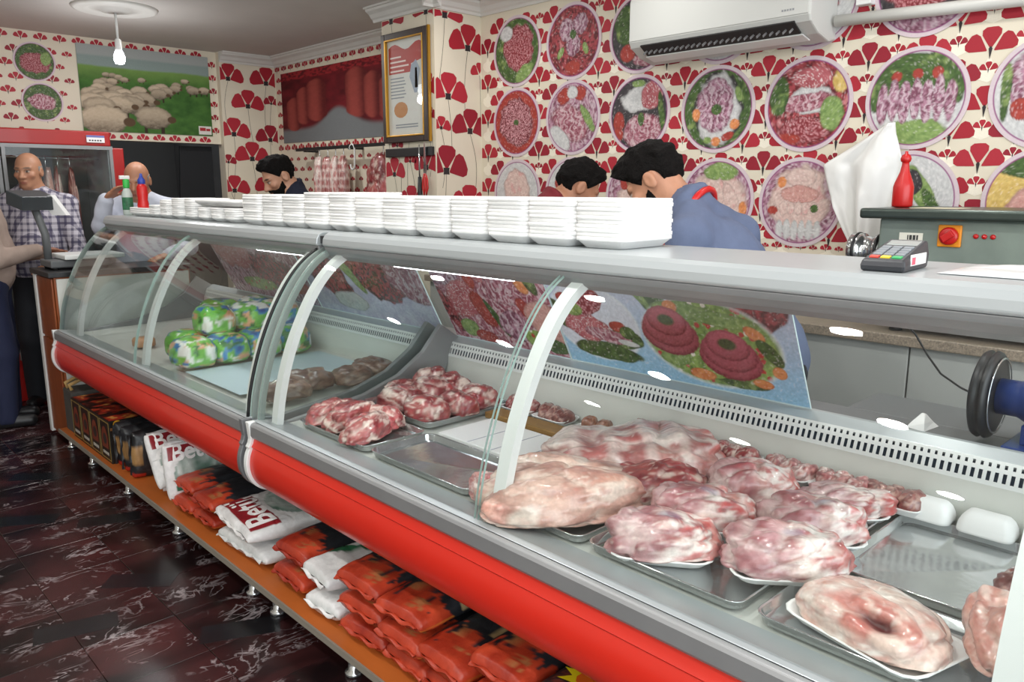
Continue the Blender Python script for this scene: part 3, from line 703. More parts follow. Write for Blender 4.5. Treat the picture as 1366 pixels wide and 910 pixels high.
def sharpen(o, deg=38):
    """keep creases crisp on a smooth-shaded mesh"""
    m = o.modifiers.new('split', 'EDGE_SPLIT'); m.split_angle = math.radians(deg); m.use_edge_sharp = False
def counter(y0, y1, ribs, panes, label, end_trim, lampy):
    t = empty('display_counter', (0, 0, 0), 0, label, 'display counter')
    # red lacquered front, with its crease, and the insulated body behind
    Rq = RED_
    mb = MB(); band(mb, Rq, Rq + np.array([.03, .006]), y0 + .012, y1 - .012, True)
    o = mb.build('red_front_panel', M['red_panel'], t); sharpen(o)
    mb = MB(); mb.prism_y([(1.175, .655), (1.175, .50), (1.24, .44), (2.25, .44), (2.25, .80), (1.99, .80), (1.99, .66), (1.26, .64)], y0 + .014, y1 - .014)
    mb.build('body', M['inner_dark'], t)
    # grey front rail with the pale ledge that carries the glass
    MB().prism_y([(1.132, .660), (1.128, .668), (1.128, .702), (1.134, .711), (1.145, .714), (1.16, .70), (1.16, .658)], y0, y1).build('front_rail', M['alu'], t, bevel=.003)
    MB().prism_y([(1.146, .7145), (1.166, .7165), (1.252, .700), (1.252, .672), (1.162, .672), (1.162, .70)], y0, y1).build('glass_ledge', M['alu_light'], t, bevel=.003)
    # canopy
    MB().prism_y([(1.446, 1.302), (1.449, 1.322), (1.458, 1.337), (1.474, 1.345), (1.83, 1.345), (1.83, 1.285), (1.53, 1.262), (1.51, 1.29), (1.47, 1.296), (1.452, 1.296)], y0, y1).build('canopy', M['alu_light'], t, bevel=.003)
    MB().prism_y([(1.453, 1.2955), (1.47, 1.2955), (1.51, 1.2895), (1.529, 1.2615), (1.52, 1.250), (1.497, 1.248), (1.472, 1.262), (1.458, 1.280)], y0, y1).build('canopy_valance', M['alu'], t, bevel=.003)
    # lamp under the canopy
    lamp = MB().lathe([(.004, 0), (.012, .003), (.012, lampy[1] - lampy[0] - .003), (.004, lampy[1] - lampy[0])], (1.585, lampy[0], 1.243), 'y', 12).build('lamp_tube', M['tube'], t)
    MB().box(1.565, lampy[0] - .03, 1.252, 1.605, lampy[1] + .03, 1.2635).build('lamp_batten', M['white_paint'], lamp)
    # deck, back wall, perforated air strip, sill
    MB().prism_y([(1.252, .690), (1.985, .706), (1.985, .662), (1.252, .655)], y0 + .02, y1 - .02).build('deck', M['inner'], t)
    MB().prism_y([(1.975, .70), (1.985, .825), (2.05, .825), (2.05, .68)], y0 + .02, y1 - .02).build('back_wall', M['inner'], t)
    # the air strip is really perforated: two rows of slots with dark duct behind
    g = MB(); L0 = np.array((1.985, .825)); L1 = np.array((2.008, .881)); n = int((y1 - y0 - .06) / .0165)
    def pt(s, y, off=0): p = L0 + (L1 - L0) * s; return (p[0] + off, y, p[1] + off * .4)
    def quad(y_a, y_b, s0, s1): g.add([pt(s0, y_a), pt(s0, y_b), pt(s1, y_b), pt(s1, y_a)], [(0, 1, 2, 3)])
    ya, yb = y0 + .02, y1 - .02
    quad(ya, yb, 0, .18); quad(ya, yb, .55, .72); quad(ya, yb, .88, 1.0)
    st = (yb - ya) / n
    for k in range(n):
        a = ya + k * st
        quad(a, a + st * .5, .18, .55); quad(a, a + st * .62, .72, .88)
    gr = g.build('air_grille', M['white_paint'], t)
    gr.modifiers.new('sheet', 'SOLIDIFY').thickness = .0015
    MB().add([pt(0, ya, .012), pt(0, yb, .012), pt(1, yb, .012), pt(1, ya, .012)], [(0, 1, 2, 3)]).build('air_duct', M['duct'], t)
    MB().prism_y([(2.008, .881), (2.044, .899), (2.062, .899), (2.062, .82), (2.03, .82)], ya, yb).build('back_sill', M['alu_light'], t, bevel=.002)
    # working ledge behind the doors
    MB().prism_y([(2.062, .865), (2.27, .865), (2.27, .82), (2.25, .79), (2.062, .79)], y0, y1).build('working_ledge', M['alu_dark'], t, bevel=.003)
    # white arched ribs inside the glass
    for y in ribs:
        r = MB(); band(r, RIBD, thick(RIBD, .024), y - .019, y + .019, True); sharpen(r.build('rib', M['white_paint'], t))
    # curved panes
    for a, b in panes:
        mb = MB(); Q = GLSD; O = thick(Q, .007); n = len(Q)
        P0 = np.array([[(x, yy, z) for x, z in Q] for yy in (a, b)]); P1 = np.array([[(x, yy, z) for x, z in O] for yy in (a, b)])
        mb.cm = 0; mb.grid(P1[::-1]); mb.grid(P0)
        mb.cm = 1
        for yy, k in ((a, 0), (b, 1)):
            i = np.arange(n - 1)
            for q in range(n - 1): mb.add([P0[k][q], P0[k][q + 1], P1[k][q + 1], P1[k][q]], [(0, 1, 2, 3)])
        mb.build('glass_pane', [M['glass'], M['glass_edge']], t)
    # end windows with their edging, and the low solid corner of the end wall
    for ye, sgn in ((y0 + .006, 1), (y1 - .006, -1)):
        gq = [(x, z) for x, z in GLSD]
        w = MB(); w.cm = 0
        out = gq + [(1.80, 1.285), (2.03, .90), (1.97, .70)]
        w.add([(x, ye, z) for x, z in out], [tuple(range(len(out)))]); w.add([(x, ye + .005 * sgn, z) for x, z in out], [tuple(range(len(out)))])
        w.build('end_window', [M['glass']], t)
        if end_trim:
            e = MB(); band(e, thick(GLSD, .004), thick(GLSD, -.016), ye - .009, ye + .009, True); sharpen(e.build('window_trim', M['trim_grey'], t))
        c = MB(); A = [(1.26, .695), (1.40, .712), (1.58, .735), (1.74, .785), (1.86, .86), (1.95, .96)]
        B = [(1.26, .66), (1.40, .66), (1.58, .66), (1.74, .66), (1.90, .66), (2.045, .895)]
        band(c, np.array(A), np.array(B), ye + .006 * sgn, ye + .03 * sgn); c.build('end_wall', M['alu'], t, bevel=.003)
        # moulded end cap of the red front
        cap = MB(); O = thick(Rq, -.010) if False else Rq - np.array([.012, 0])
        O = np.vstack([[(1.122, .716)], O]); I = np.vstack([[(1.16, .714)], Rq + np.array([.035, 0.004])])
        band(cap, O, I, ye - .012, ye + .012)
        cap.build('end_cap', M['white_paint'] if sgn < 0 else M['alu_dark'], t, bevel=.005)
    # legs under the body
    for y in (y0 + .35, y1 - .35):
        for x in (1.8, 2.1):
            MB().lathe([(.03, 0), (.03, .01), (.018, .015), (.018, .44)], (x, y, 0), 'z', 12).build('leg', M['steel'], t)
    return t
M['trim_grey'] = mat('grey_green_trim', '#8e9a95', .3, coat=.4)
M['tube'] = mat('fluorescent_tube', '#ffffff', .4, emit='#f4f8ff', estr=14)
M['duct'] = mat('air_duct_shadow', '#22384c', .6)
far = counter(2.545, 4.95, (2.63, 3.69, 4.70), ((2.555, 3.72), (3.735, 4.94)), 'far refrigerated glass counter with red front, holding green chicken bags', True, (2.75, 3.30))
near = counter(.13, 2.505, (.245, 1.31, 2.43), ((.14, 1.345), (1.358, 2.495)), 'near refrigerated glass counter with red front, holding lamb on steel trays', True, (1.66, 2.26))

MB().prism_y([(2.272, .865), (2.50, .865), (2.50, .82), (2.272, .82)], .13, .95).build('ledge_extension', M['alu_dark'], near, bevel=.003)

# printed sliding doors at the back (slanted acrylic)
def door(y_left, y_right, bgst, els, seed, label, parent, post=None):
    def col(u, v):
        asp = (y_left - y_right) / .40
        c = paint(u, v, bgst, els, seed, asp)
        if post: c = post(c, u, v)
        e = (np.abs(u) > 1 - .012 / asp) | (np.abs(v) > .985)
        return np.where(e[..., None], hx('#cfe4ea'), c)
    o = sheet_picture('printed_door', (2.040, y_left, .901), (2.040, y_right, .901), (1.838, y_left, 1.288), int(150 * (y_left - y_right) / .4), 150, col, M['print_acrylic'], .005, None, None, parent)
    o['label'] = label
    return o
def rings(c, u, v):
    # two coiled rings of minced meat on the right plate
    for cx, cy in ((.06, .02), (.50, -.24)):
        n = fb2(u * 2.2, v, 26, 5, 3); w = fb2(u * 2.2, v, 60, 9, 2)
        for k, (oy, rx, ry) in enumerate(((-.16, .235, .36), (-.06, .21, .32), (.06, .165, .25))):
            d = np.hypot((u - cx) / rx, (v - cy - oy) / ry) + .10 * (n - .5)
            t = lerp(hx('#6a1220'), hx('#cf6a78'), np.clip(.15 + .55 * w + .35 * sst(-1, 1, (v - cy - oy) / ry) - .35 * sst(.75, 1, d), 0, 1))
            c = lerp(c, t, sst(1.02, .96, d))
        d = np.hypot((u - cx) / .075, (v - cy - .08) / .10); c = lerp(c, lerp(hx('#2a2a18'), hx('#5a6a38'), w), sst(1.1, .7, d))
    return c
def plate_ring(cx, cy, rx, ry):
    return (cx, cy, rx, ry, 0, '#e9eef0', 1)
door(1.835, .952, 'blue', [(-.62, .85, .5, .32, -.1, 'mauve'), (-.3, .72, .3, .25, -.3, 'pink'), (.35, .80, .7, .38, -.05, 'beef'), (.75, .42, .22, .35, -.2, 'beef'), (-.02, .45, .12, .35, .2, G), (-.22, .72, .035, .45, .30, 'lime'), (-.15, .62, .035, .45, .26, 'lime'),
     plate_ring(-.62, -.15, .43, .70), (-.62, -.15, .415, .675, 0, '#d9dcea', 1), (-.58, -.66, .34, .17, -.05, G), (-.95, -.05, .10, .28, .2, G), (-.36, -.38, .16, .18, .2, G), (-.70, -.25, .24, .24, -.12, 'marbled'), (-.52, -.36, .22, .12, -.25, 'pink'), (-.34, -.44, .10, .05, -.2, 'white'), (-.62, .22, .13, .25, -.25, 'tomato'), (-.62, .22, .12, .235, -.25, 'mince'), (-.86, .24, .07, .11, 0, 'tomato'), (-.80, .05, .10, .12, 0, 'salad'), (-.40, -.16, .08, .10, 0, 'tomato'), (-.32, -.24, .07, .12, 0, G),
     plate_ring(.36, -.2, .54, .73), (.36, -.2, .525, .705, 0, 'salad', 1), (.2, .30, .25, .14, 0, 'lime'), (.12, .34, .06, .10, 0, 'carrot'), (.5, .22, .25, .12, -.1, 'lime'), (.72, .06, .06, .12, .4, 'carrot'), (.80, -.2, .06, .2, .3, G), (.25, -.76, .10, .10, -.3, 'carrot'), (.84, -.50, .05, .10, 0, 'carrot'), (.56, -.80, .2, .08, 0, 'green'), (.70, -.74, .08, .08, 0, 'carrot'), (.05, -.55, .12, .12, -.4, 'lime')],
     71, 'glossy door print of two minced meat rings and a lamb shank plate', near, rings)
door(2.478, 1.842, 'pink', [(-.75, .55, .35, .42, .2, 'mauve'), (-.55, -.1, .30, .45, -.4, 'marbled'), (-.9, -.35, .12, .5, .2, 'beef'), (-.28, .5, .10, .35, .1, 'tomato'), (-.62, -.72, .18, .2, 0, 'lime'), (-.2, -.25, .16, .42, .25, 'tomato'), (-.02, -.4, .06, .4, .3, G), (.1, .6, .35, .38, -.2, 'marbled'), (.28, .25, .3, .35, -.3, 'pink'), (.38, .7, .13, .2, 0, 'beef'), (.62, .45, .12, .25, .2, 'carrot'), (.75, .55, .1, .35, .2, G), (.25, -.5, .25, .32, 0, 'mauve'), (.55, -.1, .12, .25, .3, 'tomato'), (.8, -.3, .28, .4, .2, 'ham'), (.55, -.7, .18, .2, 0, 'salad'), (.85, -.8, .18, .14, 0, G), (-.35, -.85, .2, .12, 0, 'tomato')],
     72, 'glossy door print of raw lamb cuts with tomatoes', near)
door(3.55, 2.56, 'lilac', [(-.6, .2, .35, .8, .3, 'beef'), (.2, .3, .4, .8, .35, 'beef'), (-.2, .4, .08, .8, .3, 'lime'), (.8, .2, .3, .6, .2, 'pink'), (-.3, -.6, .3, .25, 0, 'white')], 73, 'glossy door print of long red fillets on a pale ground', far)
door(4.55, 3.56, 'mauve', [(-.5, .3, .5, .5, 0, 'marbled'), (.3, -.1, .5, .5, .3, 'beef'), (.8, .4, .4, .3, 0, 'pink'), (-.2, -.6, .4, .2, 0, 'salad'), (.7, -.5, .25, .2, 0, 'tomato')], 74, 'glossy door print of mixed meat cuts with parsley', far)

# rubber-edged glass seal between the counters and a small hinge block
tag(MB().tube([(x - .012, 2.56, z) for x, z in GLSD], .006, 8).build('glass_seal', M['black'], far))
MB().obox((1.475, 2.525, 1.318), (.014, 0, 0), (0, .018, 0), (0, 0, .014)).build('canopy_hinge', M['dark'], far, bevel=.003)

# base shelf under the counters
sh = empty('base_shelf', (0, 0, 0), 0, 'long low orange shelf on steel legs under the glass counters', 'shelf')
MB().box(1.124, -.30, .098, 1.72, 5.03, .119).build('shelf_board', M['shelf'], sh, bevel=.002)
MB().box(1.118, -.30, .097, 1.1245, 5.03, .120).build('edge_band', M['shelf_edge'], sh)
for y in (.55, 1.25, 1.96, 2.46, 2.65, 3.38, 4.02, 4.6, 5.0):
    MB().lathe([(.024, 0), (.028, .004), (.028, .012), (.017, .018), (.017, .085), (.026, .09), (.026, .0975)], (1.175, y, 0), 'z', 14).build('leg', M['steel'], sh)
for y in (.3, 2.0, 3.6, 4.9):
    MB().lathe([(.024, 0), (.028, .012), (.017, .018), (.017, .0975)], (1.6, y, 0), 'z', 12).build('leg', M['steel'], sh)
MB().box(1.73, -.2, .12, 1.745, 4.95, .34).build('back_board', M['cabinet'], sh)

# ------------------------------------------------------------------ foam trays stacked on the canopy
def foam_tray(w, d, h=.022, name='foam_tray'):
    mb = MB()
    mb.rrect(w, d, .028, [(.026, 0), (.022, .0015), (.003, h - .0102), (0, h - .0096), (0, h), (.003, h + .0008), (.010, h - .001), (.024, .0045), (.028, .0035)], n=4)
    return mb.build(name, M['foam'])
ORD = ['bottom', 'second', 'third', 'fourth', 'fifth', 'sixth', 'seventh', 'eighth', 'ninth', 'tenth', 'eleventh', 'twelfth']
def nth(k, n): return 'top' if k == n - 1 else ('bottom' if k == 0 else ORD[k] + ' from below')
proto = None
SW = ['nearest the card terminal', 'second from card terminal', 'third from card terminal', 'fourth from card terminal', 'fifth from card terminal', 'sixth from card terminal', 'seventh from card terminal', 'eighth from card terminal', 'ninth from card terminal', 'tenth from card terminal', 'eleventh from card terminal', 'twelfth from card terminal']
STK = [(1.335, 10, 1.685), (1.50, 10, 1.67), (1.665, 10, 1.665), (1.84, 10, 1.67), (2.015, 10, 1.665), (2.19, 10, 1.66), (2.365, 10, 1.66), (2.54, 11, 1.66), (2.715, 11, 1.655), (2.89, 10, 1.655), (3.065, 10, 1.655), (3.24, 10, 1.65)]
rs = random.Random(3)
for si, (y, n, x) in enumerate(STK):
    for k in range(n):
        if proto is None: o = proto = foam_tray(.118, .085, .030)
        else: o = proto.copy(); COL.objects.link(o)
        o.location = (x + rs.uniform(-.0025, .0025), y + rs.uniform(-.002, .002), 1.3455 + k * .0108)
        o.rotation_euler = (0, 0, rs.uniform(-.015, .015) + (.05 if si == 0 else 0))
        tag(o, 'white foam tray, %s of the stack %s' % (nth(k, n), SW[si]), 'tray', 'white foam trays stacked on the counter top')
# far low stacks: small trays, and two long lids lying across
proto2 = foam_tray(.10, .06, .026)
first = True
for si, (y, n, x) in enumerate(((3.47, 5, 1.64), (3.62, 5, 1.64), (3.77, 5, 1.64), (3.93, 9, 1.64), (4.10, 9, 1.64), (4.26, 8, 1.64), (4.42, 5, 1.64))):
    for k in range(n):
        o = proto2 if first else proto2.copy()
        if not first: COL.objects.link(o)
        first = False
        o.location = (x + rs.uniform(-.002, .002), y + rs.uniform(-.002, .002), 1.3455 + k * .0098); o.rotation_euler = (0, 0, rs.uniform(-.02, .02))
        tag(o, 'small white foam tray, %s of far stack %s from the spray bottles' % (nth(k, n), ['seventh', 'sixth', 'fifth', 'fourth', 'third', 'second', 'first'][si]), 'tray', 'white foam trays stacked on the counter top')
o = foam_tray(.10, .22, .026); o.location = (1.64, 3.64, 1.3455 + .0725); tag(o, 'long white foam tray lying across three low far stacks', 'tray')
for k in range(3):
    o = foam_tray(.10, .15, .026); o.location = (1.64, 4.64, 1.3455 + k * .011); tag(o, 'wide white foam tray, %s of the low pile beside the spray bottles' % nth(k, 3), 'tray', 'white foam trays stacked on the counter top')

# ------------------------------------------------------------------ lettering
def text_mesh(body, extrude=0.):
    cu = bpy.data.curves.new('lettering', 'FONT'); cu.body = body; cu.size = 1.0; cu.align_x = 'CENTER'; cu.align_y = 'CENTER'; cu.resolution_u = 3; cu.offset = .018
    ob = bpy.data.objects.new('lettering', cu); COL.objects.link(ob)
    dg = bpy.context.evaluated_depsgraph_get(); dg.update()
    me = bpy.data.meshes.new_from_object(ob.evaluated_get(dg))
    v = np.array([p.co[:2] for p in me.vertices]); f = [tuple(p.vertices) for p in me.polygons]
    bpy.data.objects.remove(ob); bpy.data.meshes.remove(me)
    w = v[:, 0].max() - v[:, 0].min(); v[:, 0] -= (v[:, 0].max() + v[:, 0].min()) / 2; v[:, 1] -= (v[:, 1].max() + v[:, 1].min()) / 2
    return v / w, f          # width 1
def flat_text(mb, body, c, ax, ay, w, col, lift=(0, 0, 0)):
    v, f = text_mesh(body); c = np.array(c, float); ax = np.array(ax, float); ay = np.array(ay, float)
    mb.col = col
    mb.add([tuple(c + ax * (x * w) + ay * (y * w) + np.array(lift)) for x, y in v], f)

# ------------------------------------------------------------------ steel pans on the deck
def deckz(x): return .690 + (x - 1.252) / .733 * .016
def pan(x0, x1, y0, y1, label, rz=0, lift=.003, tilt=0):
    w, d = (x1 - x0) / 2, (y1 - y0) / 2
    mb = MB()
    mb.rrect(w, d, .03, [(.010, 0), (.008, .002), (.004, .018), (0, .020), (0, .0215), (.003, .022), (.006, .0205), (.010, .004), (.013, .003)], n=5)
    o = mb.build('steel_pan', M['steel']); o.location = ((x0 + x1) / 2, (y0 + y1) / 2, max(deckz(x0), deckz(x1)) + lift); o.rotation_euler = (0, tilt, rz)
    return tag(o, label, 'pan')
pan(1.258, 1.505, 1.985, 2.40, 'shallow steel pan of lamb cuts beside the front glass at the far end')
pan(1.53, 1.93, 2.02, 2.44, 'shallow steel pan of red lamb ribs at the back corner')
pan(1.258, 1.50, 1.50, 1.965, 'empty dark steel pan beside the white board')
pan(1.258, 1.505, .70, 1.09, 'steel pan under the front wrapped lamb shoulders')
pan(1.258, 1.505, 1.105, 1.485, 'steel pan under the large lamb leg at the rib')
pan(1.53, 1.93, .665, 1.06, 'steel pan under the back row of wrapped lamb shoulders')
pan(1.53, 1.93, 1.075, 1.48, 'steel pan under the lamb rib sides')
pan(1.258, 1.51, .285, .672, 'steel pan holding the wrapped pale chicken at the front')
pan(1.53, 1.93, .285, .648, 'large empty steel pan reflecting the air grille')
b = MB().box(1.53, 1.53, 0, 1.765, 1.965, .012)
wbd = b.build('plastic_board', M['foam'], bevel=.003); wbd.location = (0, 0, deckz(1.765) + .001)
for k in range(3):
    MB().box(1.535, 1.60 + k * .11, .0121, 1.76, 1.602 + k * .11, .0125).build('groove', M['blue_paint'], wbd)
tag(wbd, 'white plastic board with blue lines lying between meat pans', 'board')
wb_ = MB().box(1.775, 1.50, 0, 1.85, 2.01, .022).build('wooden_bar', M['wood_bar'], bevel=.003); wb_.location = (0, 0, deckz(1.85) + .001)
tag(wb_, 'brown wooden bar on the deck behind the white board', 'bar')

# ------------------------------------------------------------------ meat
PAL = {
 'lamb': ('#8a3f45', '#bf7a78', '#ecdcd4', '#cf958a'),
 'leg': ('#b58478', '#d9b3a4', '#ecd9cc', '#cf9684'),
 'red': ('#7a1f28', '#a84448', '#ecd8cc', '#b8605a'),
 'rib': ('#a85e5e', '#cf958e', '#eee0d8', '#b8605c'),
 'dark': ('#6d3634', '#94524c', '#c9a294', '#7d4540'),
 'offal': ('#5d4238', '#866656', '#a88a78', '#6d4c3e'),
 'chicken': ('#d2ada0', '#e9d6cb', '#f1e6de', '#cf8d82'),
 'ham': ('#b9786c', '#cf9c8e', '#e4c6bc', '#b0685e'),
 'liver': ('#7a4a3a', '#a06a50', '#b98a6c', '#8a5540'),
}
def sphere_dirs(nu, nv):
    t = np.linspace(0, 2 * PI, nu, endpoint=False)[:, None] + np.zeros(nv); p = np.linspace(-PI / 2, PI / 2, nv)[None, :] + np.zeros((nu, 1))
    D = np.stack([np.cos(p) * np.cos(t), np.cos(p) * np.sin(t), np.sin(p)], -1)
    i = np.arange(nu * nv).reshape(nu, nv); j = np.roll(i, -1, 0)
    return D, np.stack([i[:, :-1], j[:, :-1], j[:, 1:], i[:, 1:]], -1).reshape(-1, 4)
def lump(name, rx, ry, rz, seed, pal, parent=None, loc=(0, 0, 0), rot=0, amp=.16, freq=2.3, taper=0, bend=0, ridges=0, flat=.55, nu=64, nv=40, fat=.5, knob=0, stamp=False, red_end=0, sq=.9, m=None, lobes=9, groove=.11, cap=0, cavity=0):
    """a cut of meat: lumpy, flat-bottomed body with fat caps, sinew lines and a bone end"""
    D, F = sphere_dirs(nu, nv)
    S = np.sign(D) * np.abs(D) ** sq
    nrm = (np.abs(S) ** 2.6).sum(-1) ** (1 / 2.6); S = S / nrm[..., None]
    n = fb3(D, freq, seed, 3) - .5
    n2 = fb3(D, freq * 3.2, seed + 9, 3) - .5
    r = 1 + amp * 2 * n + amp * .8 * n2
    # muscle lobes: nearest of a few random directions, parted by sinew grooves
    rg = np.random.RandomState(seed); K = lobes; dirs = rg.normal(size=(K, 3)); dirs[:, 2] = np.abs(dirs[:, 2]) * .8; dirs /= np.linalg.norm(dirs, axis=1)[:, None]
    Dw = D + .35 * (np.stack([fb3(D, 2.4, seed + q, 2) for q in (31, 32, 33)], -1) - .5); dots = Dw @ dirs.T; od = np.sort(dots, -1); seam = od[..., -1] - od[..., -2]; who = dots.argmax(-1)
    r = r - groove * np.exp(-(seam / .05) ** 2) + groove * .5 * sst(0, .35, seam)
    P = S * r[..., None]
    x = P[..., 0].copy()
    if taper: P[..., 1:] *= (1 - taper * sst(-.2, 1.1, x))[..., None]
    if knob:
        k = np.exp(-((x - .92) / .16) ** 2); P[..., 1:] *= (1 + knob * k)[..., None]
    if ridges:
        rd = np.sin(P[..., 0] * ridges + 1.5 * n); P[..., 2] += .05 * rd * (P[..., 2] > 0)
    if bend: P[..., 1] += bend * (x ** 2 - .4)
    P = P * np.array([rx, ry, rz])
    P[..., 2] = np.where(P[..., 2] < 0, P[..., 2] * flat * .6, P[..., 2])
    P[..., 2] -= P[..., 2].min()
    a, b, w, o = [hx(c) for c in PAL[pal]]
    c = lerp(a, b, sst(.3, .7, fb3(D, 5, seed + 2, 4)))
    c = lerp(c, o, sst(.5, .7, fb3(D, 3, seed + 5, 3)) * .6)
    tone = rg.rand(K); isfat = rg.rand(K) < fat * .55
    c = c * (.78 + .42 * tone[who])[..., None]
    c = lerp(c, w * .97, isfat[who] * sst(.02, .16, seam) * sst(.30, .55, fb3(D, 3.5, seed + 12, 3)) * .95)
    f1 = fb3(D, 2.6, seed + 11, 4); c = lerp(c, w, sst(.66 - .16 * fat, .74 - .14 * fat, f1) * .85)
    c = lerp(c, w, np.exp(-(seam / .035) ** 2) * .75 * sst(.3, .5, fb3(D, 4, seed + 17, 2)))
    if cap:
        # smooth mauve muscle under membrane at one end, white fat and red knuckle at the other
        xs_ = x + .5 * (fb3(D, 2.2, seed + 41, 2) - .5)
        mus = lerp(hx('#92525a'), hx('#c4969a'), sst(.35, .7, fb3(D, 2.8, seed + 42, 3))); c = lerp(c, mus, sst(.15, -.25, xs_) * .85)
        c = lerp(c, hx('#f0e6e0'), sst(-.1, .35, xs_) * sst(.40, .58, fb3(D, 3.2, seed + 43, 3)) * .9)
        c = lerp(c, hx('#c23a3c'), sst(.1, .5, xs_) * sst(.58, .68, fb3(D, 5.0, seed + 44, 2)) * .75)
        c = lerp(c, hx('#ead6d2'), np.exp(-(seam / .05) ** 2) * sst(.2, -.2, xs_) * .5)
    ln = np.abs(fb3(D * np.array([1, 2, 2]), 4.5, seed + 15, 3) - .5); c = lerp(c, w, sst(.018, .0, ln) * .6)
    rm = sst(.6, .72, fb3(D, 5.5, seed + 19, 3)); c = lerp(c, a * np.array([1.0, .72, .72]), rm * .6)
    if ridges: c = lerp(c, w, sst(.2, .9, np.sin(x * ridges + 1.5 * n)) * .6)
    if red_end: c = lerp(c, hx('#c04a44'), sst(.6, .95, x + .3 * n2) * red_end * (fb3(D, 7, seed + 4, 2) > .42))
    if stamp:
        d = np.hypot(D[..., 0] - .1, D[..., 1] + .15); c = lerp(c, hx('#7f8fae'), sst(.2, .08, d) * (D[..., 2] > 0) * .4)
    if cavity:
        cd = np.array([-.52, -.25, .62]); cd /= np.linalg.norm(cd); q = np.linalg.norm((D - cd) * np.array([1, .75, 1]), axis=-1) + .15 * n2
        c = lerp(c, hx('#b85a50'), sst(.75, .35, q) * sst(.35, .55, fb3(D, 7, seed + 3, 2)) * .8); c = lerp(c, hx('#5a1a1c'), sst(.26, .14, q)); P = P - (D * sst(.30, .08, q)[..., None]) * .030
        q2 = np.linalg.norm(D - np.array([-.72, -.52, .35]), axis=-1); c = lerp(c, hx('#e8c9bc'), sst(.3, .2, q2)); P = P + D * sst(.32, .1, q2)[..., None] * .012
    ob = np_mesh(name, P.reshape(-1, 3), F, m or M['meat'], c.reshape(-1, 3), parent)
    ob.location = loc; ob.rotation_euler = (0, 0, rot)
    return ob

M['foam_meat'] = M['foam']
def pack(x, y, z, rx, ry, rz, rot, seed, pal, label, tw=None, **k):
    t = empty('meat_pack', (x, y, z), rot, label, 'meat pack')
    w, d = tw or (rx * .92, ry * .95)
    mb = MB(); mb.rrect(w, d, .04, [(.022, 0), (.018, .002), (.004, .017), (0, .019), (0, .021), (.004, .0215), (.008, .019), (.022, .0055)], n=4)
    mb.build('foam_tray', M['foam'], t)
    lump('meat', rx, ry, rz, seed, pal, t, (0, 0, .0058), 0, **k)
    return t
PZ = lambda x: deckz(x) + .0075
W = math.pi
# front row of wrapped lamb shoulders
big = dict(cap=1, amp=.15, fat=.62, taper=.25, knob=.2, red_end=.8, sq=.85)
pack(1.365, .955, PZ(1.505), .122, .092, .068, -.95, 31, 'lamb', 'wrapped lamb shoulder with white fat, frontmost beside the large leg', stamp=True, **big)
pack(1.525, .955, PZ(1.9) + .004, .118, .080, .072, -1.0, 32, 'lamb', 'wrapped lamb shoulder on white tray, second back from the frontmost shoulder', stamp=True, **big)
pack(1.715, .94, PZ(1.93) + .004, .112, .088, .085, -.9, 33, 'rib', 'wrapped red lamb neck, tallest one in the back row', **dict(big, fat=.42, red_end=1.0))
pack(1.455, .715, PZ(1.93) + .004, .125, .090, .072, -.85, 34, 'lamb', 'wrapped lamb shoulder beside the empty pan, its white tray rim showing', stamp=True, **big)
pack(1.635, .745, PZ(1.93) + .004, .122, .084, .074, -.8, 35, 'lamb', 'wrapped lamb shoulder with blue stamp, between the rim pack and the thin shank', stamp=True, **big)
pack(1.80, .745, PZ(1.93) + .004, .118, .058, .062, -.7, 36, 'red', 'wrapped thin lamb shank in white tray by the back wall', **dict(big, fat=.35))
# the large unwrapped leg and rib sides
def piece(x, y, z, label, name='lamb_cut', cat='meat', group=None, **k):
    o = lump(name, k.pop('rx'), k.pop('ry'), k.pop('rz'), k.pop('seed'), k.pop('pal'), None, (x, y, z), k.pop('rot', 0), **k)
    return tag(o, label, cat, group)
piece(1.395, 1.265, PZ(1.505), 'large pale lamb leg lying beside the white rib', 'leg_of_lamb', rx=.235, ry=.155, rz=.098, seed=41, pal='leg', rot=-.55, taper=.45, lobes=7, groove=.09, fat=.45, amp=.13, red_end=.9, nu=96, nv=56)
piece(1.705, 1.30, PZ(1.93), 'lamb rib side with white fat and rib lines, behind the large leg', 'lamb_rib_side', rx=.255, ry=.185, rz=.092, seed=42, pal='rib', rot=-.75, fat=.55, ridges=16, amp=.12, red_end=.9, nu=96, nv=56)
piece(1.60, 1.145, PZ(1.93), 'pink flap of lamb breast squeezed between leg and shoulder packs', 'lamb_breast', rx=.13, ry=.09, rz=.066, seed=43, pal='red', rot=-.6, fat=.35)
piece(1.235 + .06, 1.455, PZ(1.505), 'end of a lamb shank showing left of the white rib', 'lamb_shank', rx=.095, ry=.05, rz=.05, seed=44, pal='lamb', rot=1.2, fat=.45, taper=.4)
